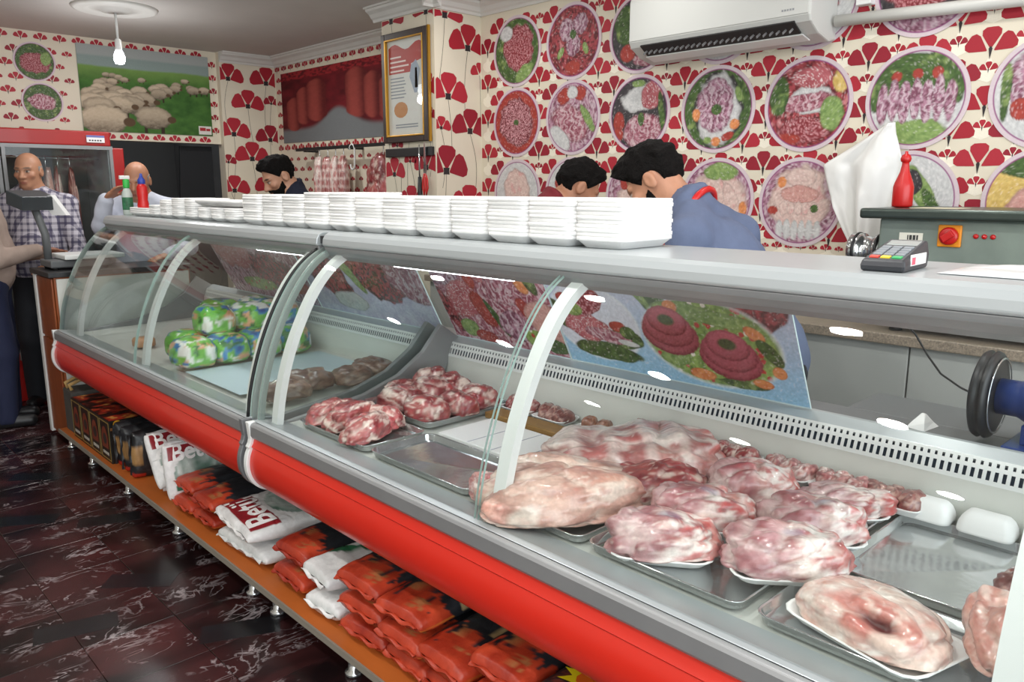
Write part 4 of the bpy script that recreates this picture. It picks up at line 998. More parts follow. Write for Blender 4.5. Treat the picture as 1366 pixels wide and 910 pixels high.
# pan of lamb cuts by the front glass
for k, (x, y, rx, ry, rz, rot, lb) in enumerate((
 (1.345, 2.10, .11, .06, .058, .5, 'lamb cut nearest the front corner of the far pan'),
 (1.375, 2.24, .115, .062, .06, .35, 'second lamb cut in the far front pan'),
 (1.36, 2.345, .10, .05, .055, .2, 'third lamb cut in the far front pan, beside the end glass'),
 (1.45, 2.17, .06, .085, .052, .3, 'small lamb cut at the back edge of the far front pan'))):
    piece(x, y, PZ(1.505), lb, group='lamb cuts in the far front pan', rx=rx, ry=ry, rz=rz, seed=50 + k, pal='red', rot=rot, fat=.3, amp=.14)
n = 0
for (x, y, rx, ry, rz, rot, z, lb) in (
 (1.60, 2.11, .062, .085, .062, .2, 0, 'red lamb cut at the front corner of the back pan'),
 (1.72, 2.09, .06, .08, .062, -.1, 0, 'red lamb cut at the right edge of the back pan'),
 (1.83, 2.11, .07, .075, .06, .1, 0, 'red lamb cut at the far right corner of the back pan'),
 (1.61, 2.28, .07, .085, .062, .3, 0, 'red lamb cut at the left edge of the back pan'),
 (1.735, 2.26, .075, .085, .07, .1, .0, 'red lamb cut in the middle of the back pan'),
 (1.855, 2.28, .065, .09, .065, -.2, 0, 'red lamb cut against the back wall'),
 (1.68, 2.375, .085, .05, .058, .1, 0, 'red lamb cut by the end wall, front one'),
 (1.83, 2.385, .08, .045, .075, .0, 0, 'red lamb cut by the end wall, rear one')):
    piece(x, y, PZ(1.93) + z, lb, group='red lamb cuts in the back pan', rx=rx, ry=ry, rz=rz, seed=60 + n, pal='red', rot=rot, fat=.3, amp=.15, nu=48, nv=32); n += 1
# small trays along the back wall
for k, (x, y, pal, lb) in enumerate((
 (1.915, 1.965, 'red', 'small white tray of red chops behind the wooden bar, farthest'),
 (1.915, 1.80, 'dark', 'small white tray of dark sliced meat behind the wooden bar'),
 (1.915, 1.61, 'liver', 'small white tray with two brown kidneys'),
 (1.945, 1.40, 'dark', 'small tray of dark chops behind the rib side, left one'),
 (1.945, 1.255, 'dark', 'small tray of dark chops behind the rib side, right one'),
 (1.945, 1.115, 'red', 'small tray of chops with white bone behind the lamb neck, left one'),
 (1.945, .945, 'lamb', 'small tray of chops with white bone rims, right of lamb neck'),
 (1.945, .80, 'lamb', 'small tray of round chops behind the thin shank'),
 (1.94, .675, 'dark', 'small tray of dark brown meat beside the white upturned trays'))):
    t = empty('chop_tray', (x if k < 3 else 1.925, y, deckz(1.985) + (.001 if k < 3 else .028)), .05 * (k % 3 - 1), lb, 'meat pack', 'small meat trays along the back wall')
    mb = MB(); mb.rrect(.055, .074, .02, [(.016, 0), (.012, .002), (.003, .016), (0, .018), (0, .02), (.003, .0205), (.006, .018), (.016, .005)], n=4); mb.build('foam_tray', M['foam'], t)
    if k == 2:
        for s in (-1, 1): lump('kidney', .03, .028, .034, 70 + s, 'liver', t, (0, s * .029, .006), .3, amp=.06, fat=.0, nu=32, nv=20)
    else:
        for s in range(3): lump('chop', .045, .031, .034, 80 + k * 3 + s, pal, t, (.004 * s - .004, -.043 + s * .043, .006), .3 * s, amp=.14, fat=.5 if pal == 'lamb' else .25, nu=32, nv=20)
# upturned white packs at the right
for k, (y, lb) in enumerate(((.60, 'white wrapped pack at the back, beside the small tray of dark meat'), (.47, 'largest white wrapped pack by the back wall'), (.335, 'white wrapped pack by the back wall near the end rib'))):
    mb = MB(); mb.rrect(.04, .058, .02, [(.0, 0), (0, .006), (.002, .02), (.008, .034), (.016, .043), (.026, .046)], n=5)
    o = mb.build('white_pack', M['foam']); o.location = (1.938, y, deckz(1.985) + .022 * 0 + .001); tag(o, lb, 'meat pack')
    o.location = (1.935, y, deckz(1.985) + .0255)
pack(1.365, .49, PZ(1.51), .092, .135, .060, -.25, 90, 'chicken', 'wrapped pale chicken in a white tray at the front right', tw=(.095, .14), amp=.09, fat=.6, taper=.1, red_end=.3, cavity=1, groove=.07, lobes=6)
piece(1.40, .315 - .02, PZ(1.93) + .022, 'pink skinned ham beside the wrapped chicken, cut by the end rib', 'ham', rx=.095, ry=.062, rz=.078, seed=91, pal='ham', rot=.4, fat=.35, amp=.1)
piece(1.64, .315, PZ(1.93), 'dark wrapped meat ball behind the ham', 'meat_ball', rx=.065, ry=.055, rz=.066, seed=92, pal='dark', fat=.3, amp=.12)
# brown offal in the far counter beside the joint
for k, (x, y, rx, ry, lb) in enumerate(((1.37, 2.70, .10, .06, 'brown offal piece in the far counter, nearest the front glass'), (1.53, 2.80, .085, .10, 'brown offal piece in the far counter, second from the front glass'), (1.70, 2.74, .085, .075, 'brown offal piece in the far counter, third from the front glass'), (1.85, 2.82, .075, .10, 'brown offal piece in the far counter, nearest the back wall'))):
    piece(x, y, deckz(1.985) + .003, lb, 'offal', group='brown offal in the far counter', rx=rx, ry=ry, rz=.055, seed=100 + k, pal='offal', rot=.6 * (k % 2) - .3, fat=.1, amp=.2, nu=40, nv=26)
tag(MB().box(1.275, 2.88, .7085, 1.93, 3.42, .7105).build('liner_sheet', mat('pale_blue_sheet', '#bcd0d8', .5)), 'pale blue plastic sheet on the deck in front of green bags', 'sheet')

# ------------------------------------------------------------------ green chicken bags
def chicken_bag(x, y, z, rx, ry, rz, rot, seed, label):
    D, F = sphere_dirs(48, 30)
    S = np.sign(D) * np.abs(D) ** .75; S /= ((np.abs(S) ** 3).sum(-1) ** (1 / 3))[..., None]
    r = 1 + .12 * (fb3(D, 3, seed, 3) - .5) + .05 * np.abs(fb3(D, 9, seed + 3, 2) - .5)
    P = S * r[..., None] * np.array([rx, ry, rz]); P[..., 2] = np.where(P[..., 2] < 0, P[..., 2] * .55, P[..., 2]); P[..., 2] -= P[..., 2].min()
    f = fb3(D, 2.4, seed + 5, 3); g = fb3(D, 2.2, seed + 8, 3); h = fb3(D, 2.5, seed + 13, 3)
    c = lerp(hx('#3f9a35'), hx('#8fd45a'), fb3(D, 6, seed, 2))
    c = lerp(c, hx('#2f7fb8'), sst(.55, .6, f)); c = lerp(c, hx('#1f4f96'), sst(.66, .7, f))
    c = lerp(c, hx('#eef0ea'), sst(.58, .62, g)); c = lerp(c, hx('#d9a27a'), sst(.63, .68, h)); c = lerp(c, hx('#1f6a2a'), sst(.36, .32, g))
    o = np_mesh('chicken_bag', P.reshape(-1, 3), F, M['bag_shiny'], c.reshape(-1, 3)); o.location = (x, y, z); o.rotation_euler = (0, 0, rot)
    return tag(o, label, 'bag', 'green bags of chicken in the far counter')
M['bag_shiny'] = mat('glossy_printed_film', '#ffffff', .3, vcol=True, coat=.5, bump=.3, bscale=40)
n = 0
for (x, y, z, lb) in (
 (1.345, 3.50, 0, 'nearest the front glass'), (1.50, 3.50, 0, 'front row, second from the glass'), (1.655, 3.50, 0, 'front row, third from the glass'), (1.81, 3.50, 0, 'front row, at the back wall'),
 (1.40, 3.70, 0, 'second row, beside the rib'), (1.56, 3.72, .0, 'second row, middle'), (1.73, 3.72, 0, 'second row, back'),
 (1.50, 3.62, .115, 'upper layer, front left'), (1.67, 3.60, .115, 'upper layer, middle'), (1.83, 3.62, .115, 'upper layer, at the back wall'),
 (1.62, 3.82, .115, 'upper layer, far left'), (1.79, 3.80, .115, 'upper layer, far right')):
    chicken_bag(x, y, deckz(1.985) + .003 + z, .086, .108, .088, rt.uniform(-.3, .3), 110 + n, 'green and blue printed bag of chicken, ' + lb); n += 1
bl = MB(); bl.rrect(.05, .05, .03, [(.01, 0), (0, .004), (0, .035), (.006, .045)], n=5)
o = bl.build('wrapped_bowl', mat('tan_bowl', '#c08f68', .4)); o.location = (1.36, 4.18, deckz(1.985) - .003); tag(o, 'small tan tub alone in the far counter left of the bags', 'tub')

# ------------------------------------------------------------------ sacks on the shelf
def sack(cx, cy, z, L, Wd, H, rot, seed, kind, label, tilt=(0, 0), name='charcoal_sack', group=None):
    """pillow sack; local x runs along its length L (front end at -x), y width, z thickness"""
    nu, nv = (110, 72) if kind == 'betul' else (72, 48)
    t = np.linspace(0, 1, nu); a = np.linspace(0, 2 * PI, nv, endpoint=False)
    T = t[:, None] + 0 * a; A = a[None, :] + 0 * T
    e = np.sin(np.clip(T, 0, 1) * PI) ** .17; e = np.maximum(e, .08)
    ca, sa = np.cos(A), np.sin(A)
    y = np.sign(ca) * np.abs(ca) ** .55 * (Wd / 2) * (.86 + .14 * e); zz = np.sign(sa) * np.abs(sa) ** .7 * (H / 2) * e
    x = (T - .5) * L
    P = np.stack([x, y, zz], -1)
    q = np.stack([x / .2, y / .2, zz / .2], -1)
    n1 = fb3(q, 2.2, seed, 3) - .5; n2 = fb3(q * np.array([1.0, 2.2, 1]), 4.5, seed + 4, 3) - .5
    wr = np.exp(-((fb3(q, 1.8, seed + 30, 2) - .5) / .035) ** 2)
    k = 1 + .26 * n1 + .20 * n2 - .08 * wr
    P[..., 2] *= k; P[..., 1] *= 1 + .06 * n1
    P[..., 0] += .02 * n1 * np.sign(x)
    P[..., 2] = np.where(P[..., 2] < 0, P[..., 2] * .8, P[..., 2])
    top = zz > 0
    if kind == 'orange':
        # red flame front with jagged edge to the black rest
        edge = L * (-.41 + .17 * np.abs(((y / Wd * 6 + 1.2 * n2 + seed) % 1) - .5) * 2 + .08 * np.abs(((y / Wd * 13 + seed * .3) % 1) - .5) + .22 * n2) - .5 * np.minimum(zz, 0) * 1.2
        red = lerp(hx('#8f2211'), hx('#c9492b'), np.clip(.5 + 1.3 * n1 + n2, 0, 1))
        blk = lerp(hx('#191b1f'), hx('#33353a'), np.clip(.5 + n2, 0, 1))
        c = np.where((x < edge)[..., None], red, blk)
        seam = np.exp(-((zz / H + .12) / .025) ** 2) * (x < edge); c = lerp(c, hx('#e0a040'), seam * .7)
        for bx, by in ((-.40, -.2), (-.28, .2)):
            m = (np.abs(x / L - bx) < .05) & (np.abs(y / Wd - by) < .09) & top & (fb2(x * 90, y * 90, 1, seed) > .45); c = np.where(m[..., None], hx('#a8683f'), c)
        if 'tan label' in label or 'top of the three-high' in label:
            m = (x / L > -.20) & (x / L < -.02) & (y / Wd < -.20) & top; c = np.where(m[..., None], lerp(hx('#8f7a52'), hx('#c2ab7e'), np.clip(.5 + 2 * n2, 0, 1)), c)
        m = (np.abs(x / L - .22) < .16) & (np.abs(y / Wd) < .22) & top & (np.abs(((x / L * 14) % 1) - .5) > .28) & (fb2(y * 160, x * 40, 1, seed) > .42); c = np.where(m[..., None], hx('#8a7448'), c)
    elif kind == 'white':
        c = lerp(hx('#cfd1d0'), hx('#efefee'), np.clip(.5 + 1.5 * n1, 0, 1))
        gx = np.abs((x / L) + .05 + .25 * (y / Wd) + .12 * np.sin(y / Wd * 5)); g = (gx < .07) & top
        c = np.where(g[..., None], hx('#2c6b48'), c)
        d = np.hypot((x + .12 * L) / (.17 * L), (y) / (.38 * Wd)); c = np.where(((d < 1) & top & (x < .0) & (kind == 'whiteX'))[..., None], hx('#9aa9a2'), c)
        c = np.where(((x < -.5 * L + .006))[..., None], hx('#c4c8c6'), c)
    elif kind == 'betul':
        c = lerp(hx('#d3d4d3'), hx('#f2f2f1'), np.clip(.5 + 1.5 * n1, 0, 1))
        rd = (x / L > -.46) & (x / L < -.20) & (np.abs(y / Wd) < .43) & top
        c = np.where(rd[..., None], hx('#8f1f28'), c)
        d = np.hypot((x / L - .06) * L, y * .8) / (.30 * Wd)
        c = np.where(((d < 1) & top)[..., None], lerp(hx('#5f7f70'), hx('#cdd6d0'), np.clip(.5 + 2.2 * n2, 0, 1)), c)
        c = np.where(((np.abs(d - 1.1) < .1) & top)[..., None], hx('#e8e8e6'), c)
        g = (x / L > .26) & (x / L < .36) & top & (np.abs(y / Wd) < .38); c = np.where(g[..., None], hx('#2c6b48'), c)
    elif kind == 'black':
        c = lerp(hx('#131416'), hx('#2b2c30'), np.clip(.5 + n2 + n1, 0, 1))
        tn = (x < -.40 * L) & (np.abs(y) < .20 * Wd); c = np.where(tn[..., None], lerp(hx('#7a5a34'), hx('#b98f5c'), np.clip(.5 + 2 * n2, 0, 1)), c)
        rb = (x < -.36 * L) & (y < -.38 * Wd); c = np.where(rb[..., None], hx('#a8281a'), c)
    elif kind == 'star':
        c = lerp(hx('#17161a'), hx('#3a2a2c'), np.clip(.5 + n2 + n1, 0, 1))
        m = top & (x < -.1 * L) & (np.abs(fb2(x * 30, y * 30, 1, seed) - .5) < .05); c = np.where(m[..., None], hx('#7a3a30'), c)
    i = np.arange(nu * nv).reshape(nu, nv); j = np.roll(i, -1, 1)
    F = np.stack([i[:-1], i[1:], j[1:], j[:-1]], -1).reshape(-1, 4)
    P = P.copy(); P[..., 2] -= P[..., 2].min()
    t_ = empty(name, (cx, cy, z), rot, label, 'sack', group)
    o = np_mesh('sack_body', P.reshape(-1, 3), F, M['bag'], c.reshape(-1, 3), t_)
    # crimped end seams of the sack
    for s in (0, -1):
        V = []; xe = P[s, :, 0].mean() ; ze = P[s, :, 2].mean()
        mb = MB(); mb.col = tuple(c[1 if s == 0 else -2, 8])
        ys = np.linspace(-.43, .43, 15) * Wd; dx = (-.011 if s == 0 else .011)
        A0 = [(xe, yy, ze + .004 + .004 * math.sin(yy * 90 + seed)) for yy in ys]; A1 = [(xe + dx, yy, ze + .003 + .007 * math.sin(yy * 70 + seed)) for yy in ys]
        B0 = [(p[0], p[1], p[2] - .003) for p in A0]; B1 = [(p[0], p[1], p[2] - .003) for p in A1]
        mb.loft([A0, A1, B1, B0], cap0=False, cap1=False, closed=False, smooth=True)
        mb.build('crimped_seam', M['bag'], t_)
    if kind in ('betul',):
        # white lettering follows the sack's surface
        v, f = text_mesh('Betül')
        ix = np.linspace(0, 1, nu)
        mb = MB(); mb.col = hx('#f3f1ef'); pts = []
        for px, py in v:
            yy = px * Wd * .74; xx = -.335 * L - py * Wd * .74 * 1.1
            tt = xx / L + .5; iu = min(max(tt * (nu - 1), 0), nu - 2); i0 = int(iu); fr = iu - i0
            cr = P[i0] * (1 - fr) + P[i0 + 1] * fr
            up = cr[1:nv // 2]; od = np.argsort(up[:, 1]); z_ = np.interp(yy, up[od, 1], up[od, 2])
            xs_ = np.interp(yy, up[od, 1], up[od, 0])
            pts.append((xs_, yy, z_ + .0025))
        mb.add(pts, f); mb.build('lettering', M['vpaint'], t_)
    if kind == 'star' and 'printed' in label:
        mb = MB(); mb.col = hx('#e8d21a'); pts = []
        for q_ in range(20):
            an = q_ * PI / 10; rr = (.075 if q_ % 2 else .042); pts.append((-.30 * L + rr * math.cos(an), rr * math.sin(an), P[..., 2].max() + .001))
        mb.add(pts, [tuple(range(20))]); mb.col = hx('#e0651a')
        mb.add([(-.30 * L + .03 * math.cos(k_ * PI / 5), .03 * math.sin(k_ * PI / 5), P[..., 2].max() + .002) for k_ in range(10)], [tuple(range(10))])
        mb.build('star_print', M['vpaint'], t_)
    return t_
SZ = .1195
rs = random.Random(11)
OG = 'red and black charcoal sacks on the shelf'
def o_col(y, w, n, names, x=1.42, L=.50, h=.088):
    for k in range(n):
        sack(x + rs.uniform(-.015, .015), y + rs.uniform(-.008, .008), SZ + k * (h * .91), L, w, h, rs.uniform(-.05, .05), int(y * 100) + k * 7, 'orange', names[k], group=OG)
o_col(1.915, .235, 3, ['red and black charcoal sack, bottom of the three-high stack next to white sacks', 'red and black charcoal sack, middle of the three-high stack next to white sacks', 'red and black charcoal sack, top of the three-high stack next to white sacks'])
o_col(1.695, .215, 3, ['red and black charcoal sack, bottom of the second three-high stack from white sacks', 'red and black charcoal sack, middle of the second three-high stack from white sacks', 'red and black charcoal sack with tan label, top of the second three-high stack'])
o_col(1.495, .205, 2, ['red and black charcoal sack, bottom of the two-high stack right of the tan label sack', 'red and black charcoal sack, top of the two-high stack right of the tan label sack'], h=.10)
o_col(1.295, .205, 3, ['red and black charcoal sack, bottom of the stack nearest the camera', 'red and black charcoal sack, middle of the stack nearest the camera', 'red and black charcoal sack, top of the stack nearest the camera'], h=.088)
sack(1.42, 1.075, SZ, .5, .21, .09, 0, 5, 'star', 'dark charcoal sack, lowest of three under the yellow star sack', name='charcoal_sack')
sack(1.42, 1.075, SZ + .084, .5, .21, .09, .03, 6, 'star', 'dark charcoal sack, middle one under the top sack with the yellow star')
sack(1.42, 1.075, SZ + .168, .5, .21, .085, -.02, 8, 'star', 'dark charcoal sack printed with a yellow star at the bottom edge of the photo')
sack(1.415, 2.14, SZ, .50, .19, .095, .05, 21, 'white', 'white sack with green band, lower one between two orange stacks')
sack(1.415, 2.14, SZ + .088, .50, .19, .10, -.12, 22, 'white', 'white sack with green band, upper one between two orange stacks')
o_col(2.375, .23, 2, ['red charcoal sack, lower one right of the lying white lettered sacks', 'red charcoal sack, upper one right of the lying white lettered sacks'], h=.095)
sack(1.40, 2.75, SZ, .46, .40, .09, .04, 23, 'white', 'white sack lying under the white lettered sack')
sack(1.385, 2.75, SZ + .082, .46, .38, .095, -.10, 24, 'betul', 'white sack with white letters on red lying flat on another sack')
o_col(3.09, .21, 2, ['red charcoal sack, lower one left of the lying white sacks', 'red charcoal sack, upper one left of the lying white sacks'], h=.085)
o_col(3.29, .20, 2, ['red charcoal sack, lower one against the upright white sacks', 'red charcoal sack, upper one against the upright white sacks'], h=.085)
# two upright white sacks with red lettered band: stand on the shelf, leaning back
for (y, lb, hgt, lean) in ((3.45, 'upright white sack with red lettered band, nearer of the two', .24, .22), (3.615, 'upright white sack with red lettered band, farther of the two', .27, .62)):
    s = sack(1.29, y, 0, hgt, .27, .07, 0, int(y * 31), 'betul', lb, name='charcoal_sack')
    # local -x end up, local +z facing the viewer (-y)
    s.rotation_euler = (0, 0, 0)
    Rm = Matrix(((0, -1, 0), (0, 0, -1), (-1, 0, 0))).transposed()
    ex = Vector((0, math.sin(lean) * -1, -math.cos(lean)))     # local x : down, slightly towards viewer
    ez = Vector((0, -math.cos(lean), math.sin(lean)))          # local z : towards the viewer
    ey = ez.cross(ex)
    m4 = Matrix.Identity(4)
    for r in range(3): m4[r][0] = ex[r]; m4[r][1] = ey[r]; m4[r][2] = ez[r]
    m4.translation = Vector((1.29, y + .02, SZ + hgt / 2 * math.cos(lean) + .022)); s.matrix_world = m4
# black sacks standing on edge
for k, (y, lb) in enumerate(((3.885, 'black charcoal sack with tan stripe, nearest the upright white sacks'), (3.995, 'black charcoal sack with tan stripe, middle of three'), (4.105, 'black charcoal sack with tan stripe, against the boxes'))):
    s = sack(1.36, y, 0, .40, .235, .105, 0, 300 + k, 'black', lb, group='black charcoal sacks standing on edge')
    m4 = Matrix(((1, 0, 0, 1.36), (0, 0, -1, y + .045), (0, 1, 0, SZ + .118), (0, 0, 0, 1))); s.matrix_world = m4
# printed charcoal boxes at the far end
def box_col(mb, x0, y0, z0, x1, y1, z1):
    mb.col = hx('#1b1712'); mb.box(x0, y0, z0, x1, y1, z1)
for k in range(4):
    y = 4.245 + k * .165
    t = empty('charcoal_box', (1.32, y, SZ), 0, ['black charcoal box with an arched picture, nearest the black sacks', 'black charcoal box with an arched picture, second from the black sacks', 'black charcoal box with an arched picture, third from the black sacks', 'black charcoal box with an arched picture, farthest from the black sacks'][k], 'box', 'black charcoal boxes in a row')
    mb = MB(); mb.col = hx('#1b1610'); mb.box(-.17, -.08, 0, .17, .08, .225); mb.build('carton', M['vpaint'], t, bevel=.002)
    # front face print: framed arch picture and white caption bars
    mb = MB(); fx = -.1712
    mb.col = hx('#a08545')
    for (a0, b0, a1, b1) in ((-.074, .012, -.069, .214), (.069, .012, .074, .214), (-.069, .012, .069, .016), (-.069, .21, .069, .214)): mb.box(fx, a0, b0, fx + .001, a1, b1)
    mb.col = hx('#7a3520'); mb.add([(fx, .05 * math.cos(q * PI / 10), .11 + .075 * math.sin(q * PI / 10)) for q in range(11)] + [(fx, -.05, .07), (fx, .05, .07)], [tuple(range(13))[::-1]])
    mb.col = hx('#2a2622'); mb.add([(fx - .0004, .03 * math.cos(q * PI / 5), .12 + .03 * math.sin(q * PI / 5)) for q in range(10)], [tuple(range(10))[::-1]])
    mb.col = hx('#c9c4b8'); 
    for q in range(4): mb.box(fx - .0004, -.045 + q * .024, .036, fx, -.027 + q * .024, .052)
    mb.build('front_print', M['vpaint'], t)
    n = 36; U = np.linspace(-.165, .165, n)[:, None] + np.zeros(n); V = np.linspace(-.077, .077, n)[None, :] + np.zeros((n, 1))
    f = fb2(U, V, 22, k, 4); c = lerp(hx('#2a100c'), hx('#b2341e'), sst(.42, .62, f)); c = lerp(c, hx('#e0a050'), sst(.68, .75, f))
    g = MB(); g.grid(np.stack([U, V, np.full_like(U, .226)], -1), c); g.build('top_print', M['vpaint'], t)
    if k == 0:
        mb = MB(); mb.col = hx('#15120e'); mb.box(-.165, -.0812, .19, .16, -.0802, .222)
        mb.col = hx('#d9a02a'); mb.add([(-.13 + .02 * math.cos(q * PI / 6), -.0816, .206 + .02 * math.sin(q * PI / 6)) for q in range(12)], [tuple(range(12))])
        mb.col = hx('#c9c9c4')
        for q in range(9): mb.box(-.09 + q * .02, -.0818, .200, -.076 + q * .02, -.0812, .212)
        mb.col = hx('#8a5a30'); mb.box(-.165, -.0812, .175, .16, -.0802, .189)
        mb.build('side_label', M['vpaint'], t)
gb = empty('grey_carton', (1.28, 4.925, SZ), 0, 'grey carton with tan rope handles at the far end of the shelf', 'carton')
MB().box(-.12, -.085, 0, .14, .085, .245).build('carton', mat('grey_card', '#4a4844', .7), gb, bevel=.003)
for s in (-.03, .05):
    MB().tube([(-.10, s, .245), (-.11, s + .01, .275), (-.05, s + .02, .295), (.03, s + .02, .29), (.05, s + .01, .245)], .011, 8).build('rope_handle', mat('tan_rope', '#b3925c', .8, bump=.3), gb)

# ------------------------------------------------------------------ people: smooth-union bodies meshed with surface nets
def snets(F, xs, ys, zs):
    s = F < 0
    cnt = sum(s[a:F.shape[0] - 1 + a, b:F.shape[1] - 1 + b, c:F.shape[2] - 1 + c].astype(np.int8) for a in (0, 1) for b in (0, 1) for c in (0, 1))
    mask = (cnt > 0) & (cnt < 8); I, J, K = np.nonzero(mask)
    idx = np.full(mask.shape, -1, np.int64); idx[mask] = np.arange(len(I))
    acc = np.zeros((len(I), 3)); num = np.zeros(len(I))
    cs = [(a, b, c) for a in (0, 1) for b in (0, 1) for c in (0, 1)]
    for p in cs:
        for ax in range(3):
            if p[ax]: continue
            q = list(p); q[ax] = 1
            fa = F[I + p[0], J + p[1], K + p[2]]; fb = F[I + q[0], J + q[1], K + q[2]]
            m = (fa < 0) != (fb < 0); t = np.where(m, fa / np.where(m, fa - fb, 1), 0)
            pos = np.array(p, float)[None] + t[:, None] * (np.array(q) - np.array(p))[None]
            acc[m] += pos[m]; num[m] += 1
    g = acc / num[:, None] + np.stack([I, J, K], 1)
    V = np.stack([np.interp(g[:, 0], np.arange(len(xs)), xs), np.interp(g[:, 1], np.arange(len(ys)), ys), np.interp(g[:, 2], np.arange(len(zs)), zs)], 1)
    faces = []
    for ax in range(3):
        o = [a for a in range(3) if a != ax]
        sl0 = [slice(1, -1)] * 3; sl1 = [slice(1, -1)] * 3; sl0[ax] = slice(0, -1); sl1[ax] = slice(1, None)
        a0 = s[tuple(sl0)]; a1 = s[tuple(sl1)]; m = a0 != a1; ijk = np.stack(np.nonzero(m), 1)
        ijk[:, o[0]] += 1; ijk[:, o[1]] += 1
        def gi(d0, d1):
            q = ijk.copy(); q[:, o[0]] -= d0; q[:, o[1]] -= d1; return idx[q[:, 0], q[:, 1], q[:, 2]]
        qd = np.stack([gi(1, 1), gi(0, 1), gi(0, 0), gi(1, 0)], 1)
        fl = a0[m] if ax != 1 else ~a0[m]
        faces.append(np.where(fl[:, None], qd, qd[:, ::-1]))
    Fq = np.concatenate(faces); Fq = Fq[(Fq >= 0).all(1)]
    return V, Fq

class SDF:
    def __init__(s): s.p = []
    def ell(s, c, r, R=None, k=.02): s.p.append(('e', np.array(c, float), np.array(r, float), R, k)); return s
    def cap(s, a, b, r1, r2=None, k=.02): s.p.append(('c', np.array(a, float), np.array(b, float), (r1, r1 if r2 is None else r2), k)); return s
    def sub(s, c, r, k=.01, R=None): s.p.append(('s', np.array(c, float), np.array(r, float) if np.ndim(r) else np.array([r] * 3), R, k)); return s
    def bounds(s, m=.03):
        lo = np.full(3, 9.); hi = np.full(3, -9.)
        for p in s.p:
            if p[0] == 's': continue
            b = s.pb(p); lo = np.minimum(lo, b[0]); hi = np.maximum(hi, b[1])
        return lo - m, hi + m
    @staticmethod
    def pb(p):
        if p[0] in 'es':
            r = max(p[2]) if p[3] is not None else p[2]; return p[1] - r, p[1] + r
        r = max(p[3]); return np.minimum(p[1], p[2]) - r, np.maximum(p[1], p[2]) + r
    def eval(s, xs, ys, zs):
        F = np.full((len(xs), len(ys), len(zs)), .2, np.float32); ax = (xs, ys, zs)
        for p in s.p:
            lo, hi = s.pb(p); pad = .05 + p[4]; sl = []
            for a in range(3):
                i0 = np.searchsorted(ax[a], lo[a] - pad); i1 = np.searchsorted(ax[a], hi[a] + pad); sl.append(slice(i0, i1))
            sl = tuple(sl)
            X = xs[sl[0]][:, None, None]; Y = ys[sl[1]][None, :, None]; Z = zs[sl[2]][None, None, :]
            if 0 in F[sl].shape: continue
            if p[0] in 'es':
                x, y, z = X - p[1][0], Y - p[1][1], Z - p[1][2]
                if p[3] is not None:
                    R = p[3]; x, y, z = R[0, 0] * x + R[1, 0] * y + R[2, 0] * z, R[0, 1] * x + R[1, 1] * y + R[2, 1] * z, R[0, 2] * x + R[1, 2] * y + R[2, 2] * z
                r = p[2]; k0 = np.sqrt((x / r[0]) ** 2 + (y / r[1]) ** 2 + (z / r[2]) ** 2) + 1e-6
                k1 = np.sqrt((x / r[0] ** 2) ** 2 + (y / r[1] ** 2) ** 2 + (z / r[2] ** 2) ** 2) + 1e-6
                d = k0 * (k0 - 1) / k1
            else:
                ba = p[2] - p[1]; L = (ba ** 2).sum() + 1e-9
                h = np.clip(((X - p[1][0]) * ba[0] + (Y - p[1][1]) * ba[1] + (Z - p[1][2]) * ba[2]) / L, 0, 1)
                d = np.sqrt((X - p[1][0] - h * ba[0]) ** 2 + (Y - p[1][1] - h * ba[1]) ** 2 + (Z - p[1][2] - h * ba[2]) ** 2) - (p[3][0] + h * (p[3][1] - p[3][0]))
            f = F[sl]; k = p[4]
            if p[0] == 's':
                h = np.maximum(k - np.abs(f + d), 0) / k; F[sl] = np.maximum(f, -d) + h * h * k * .25
            else:
                h = np.maximum(k - np.abs(f - d), 0) / k; F[sl] = np.minimum(f, d) - h * h * k * .25
        return F

def rotm(pitch, yaw, roll=0):
    """columns = head right, forward, up; pitch>0 looks down; yaw>0 turns to the left"""
    cp, sp, cy, sy, cr, sr = math.cos(pitch), math.sin(pitch), math.cos(yaw), math.sin(yaw), math.cos(roll), math.sin(roll)
    Rx = np.array([[1, 0, 0], [0, cp, sp], [0, -sp, cp]]); Rz = np.array([[cy, -sy, 0], [sy, cy, 0], [0, 0, 1]]); Ry = np.array([[cr, 0, sr], [0, 1, 0], [-sr, 0, cr]])
    return Rz @ Rx @ Ry

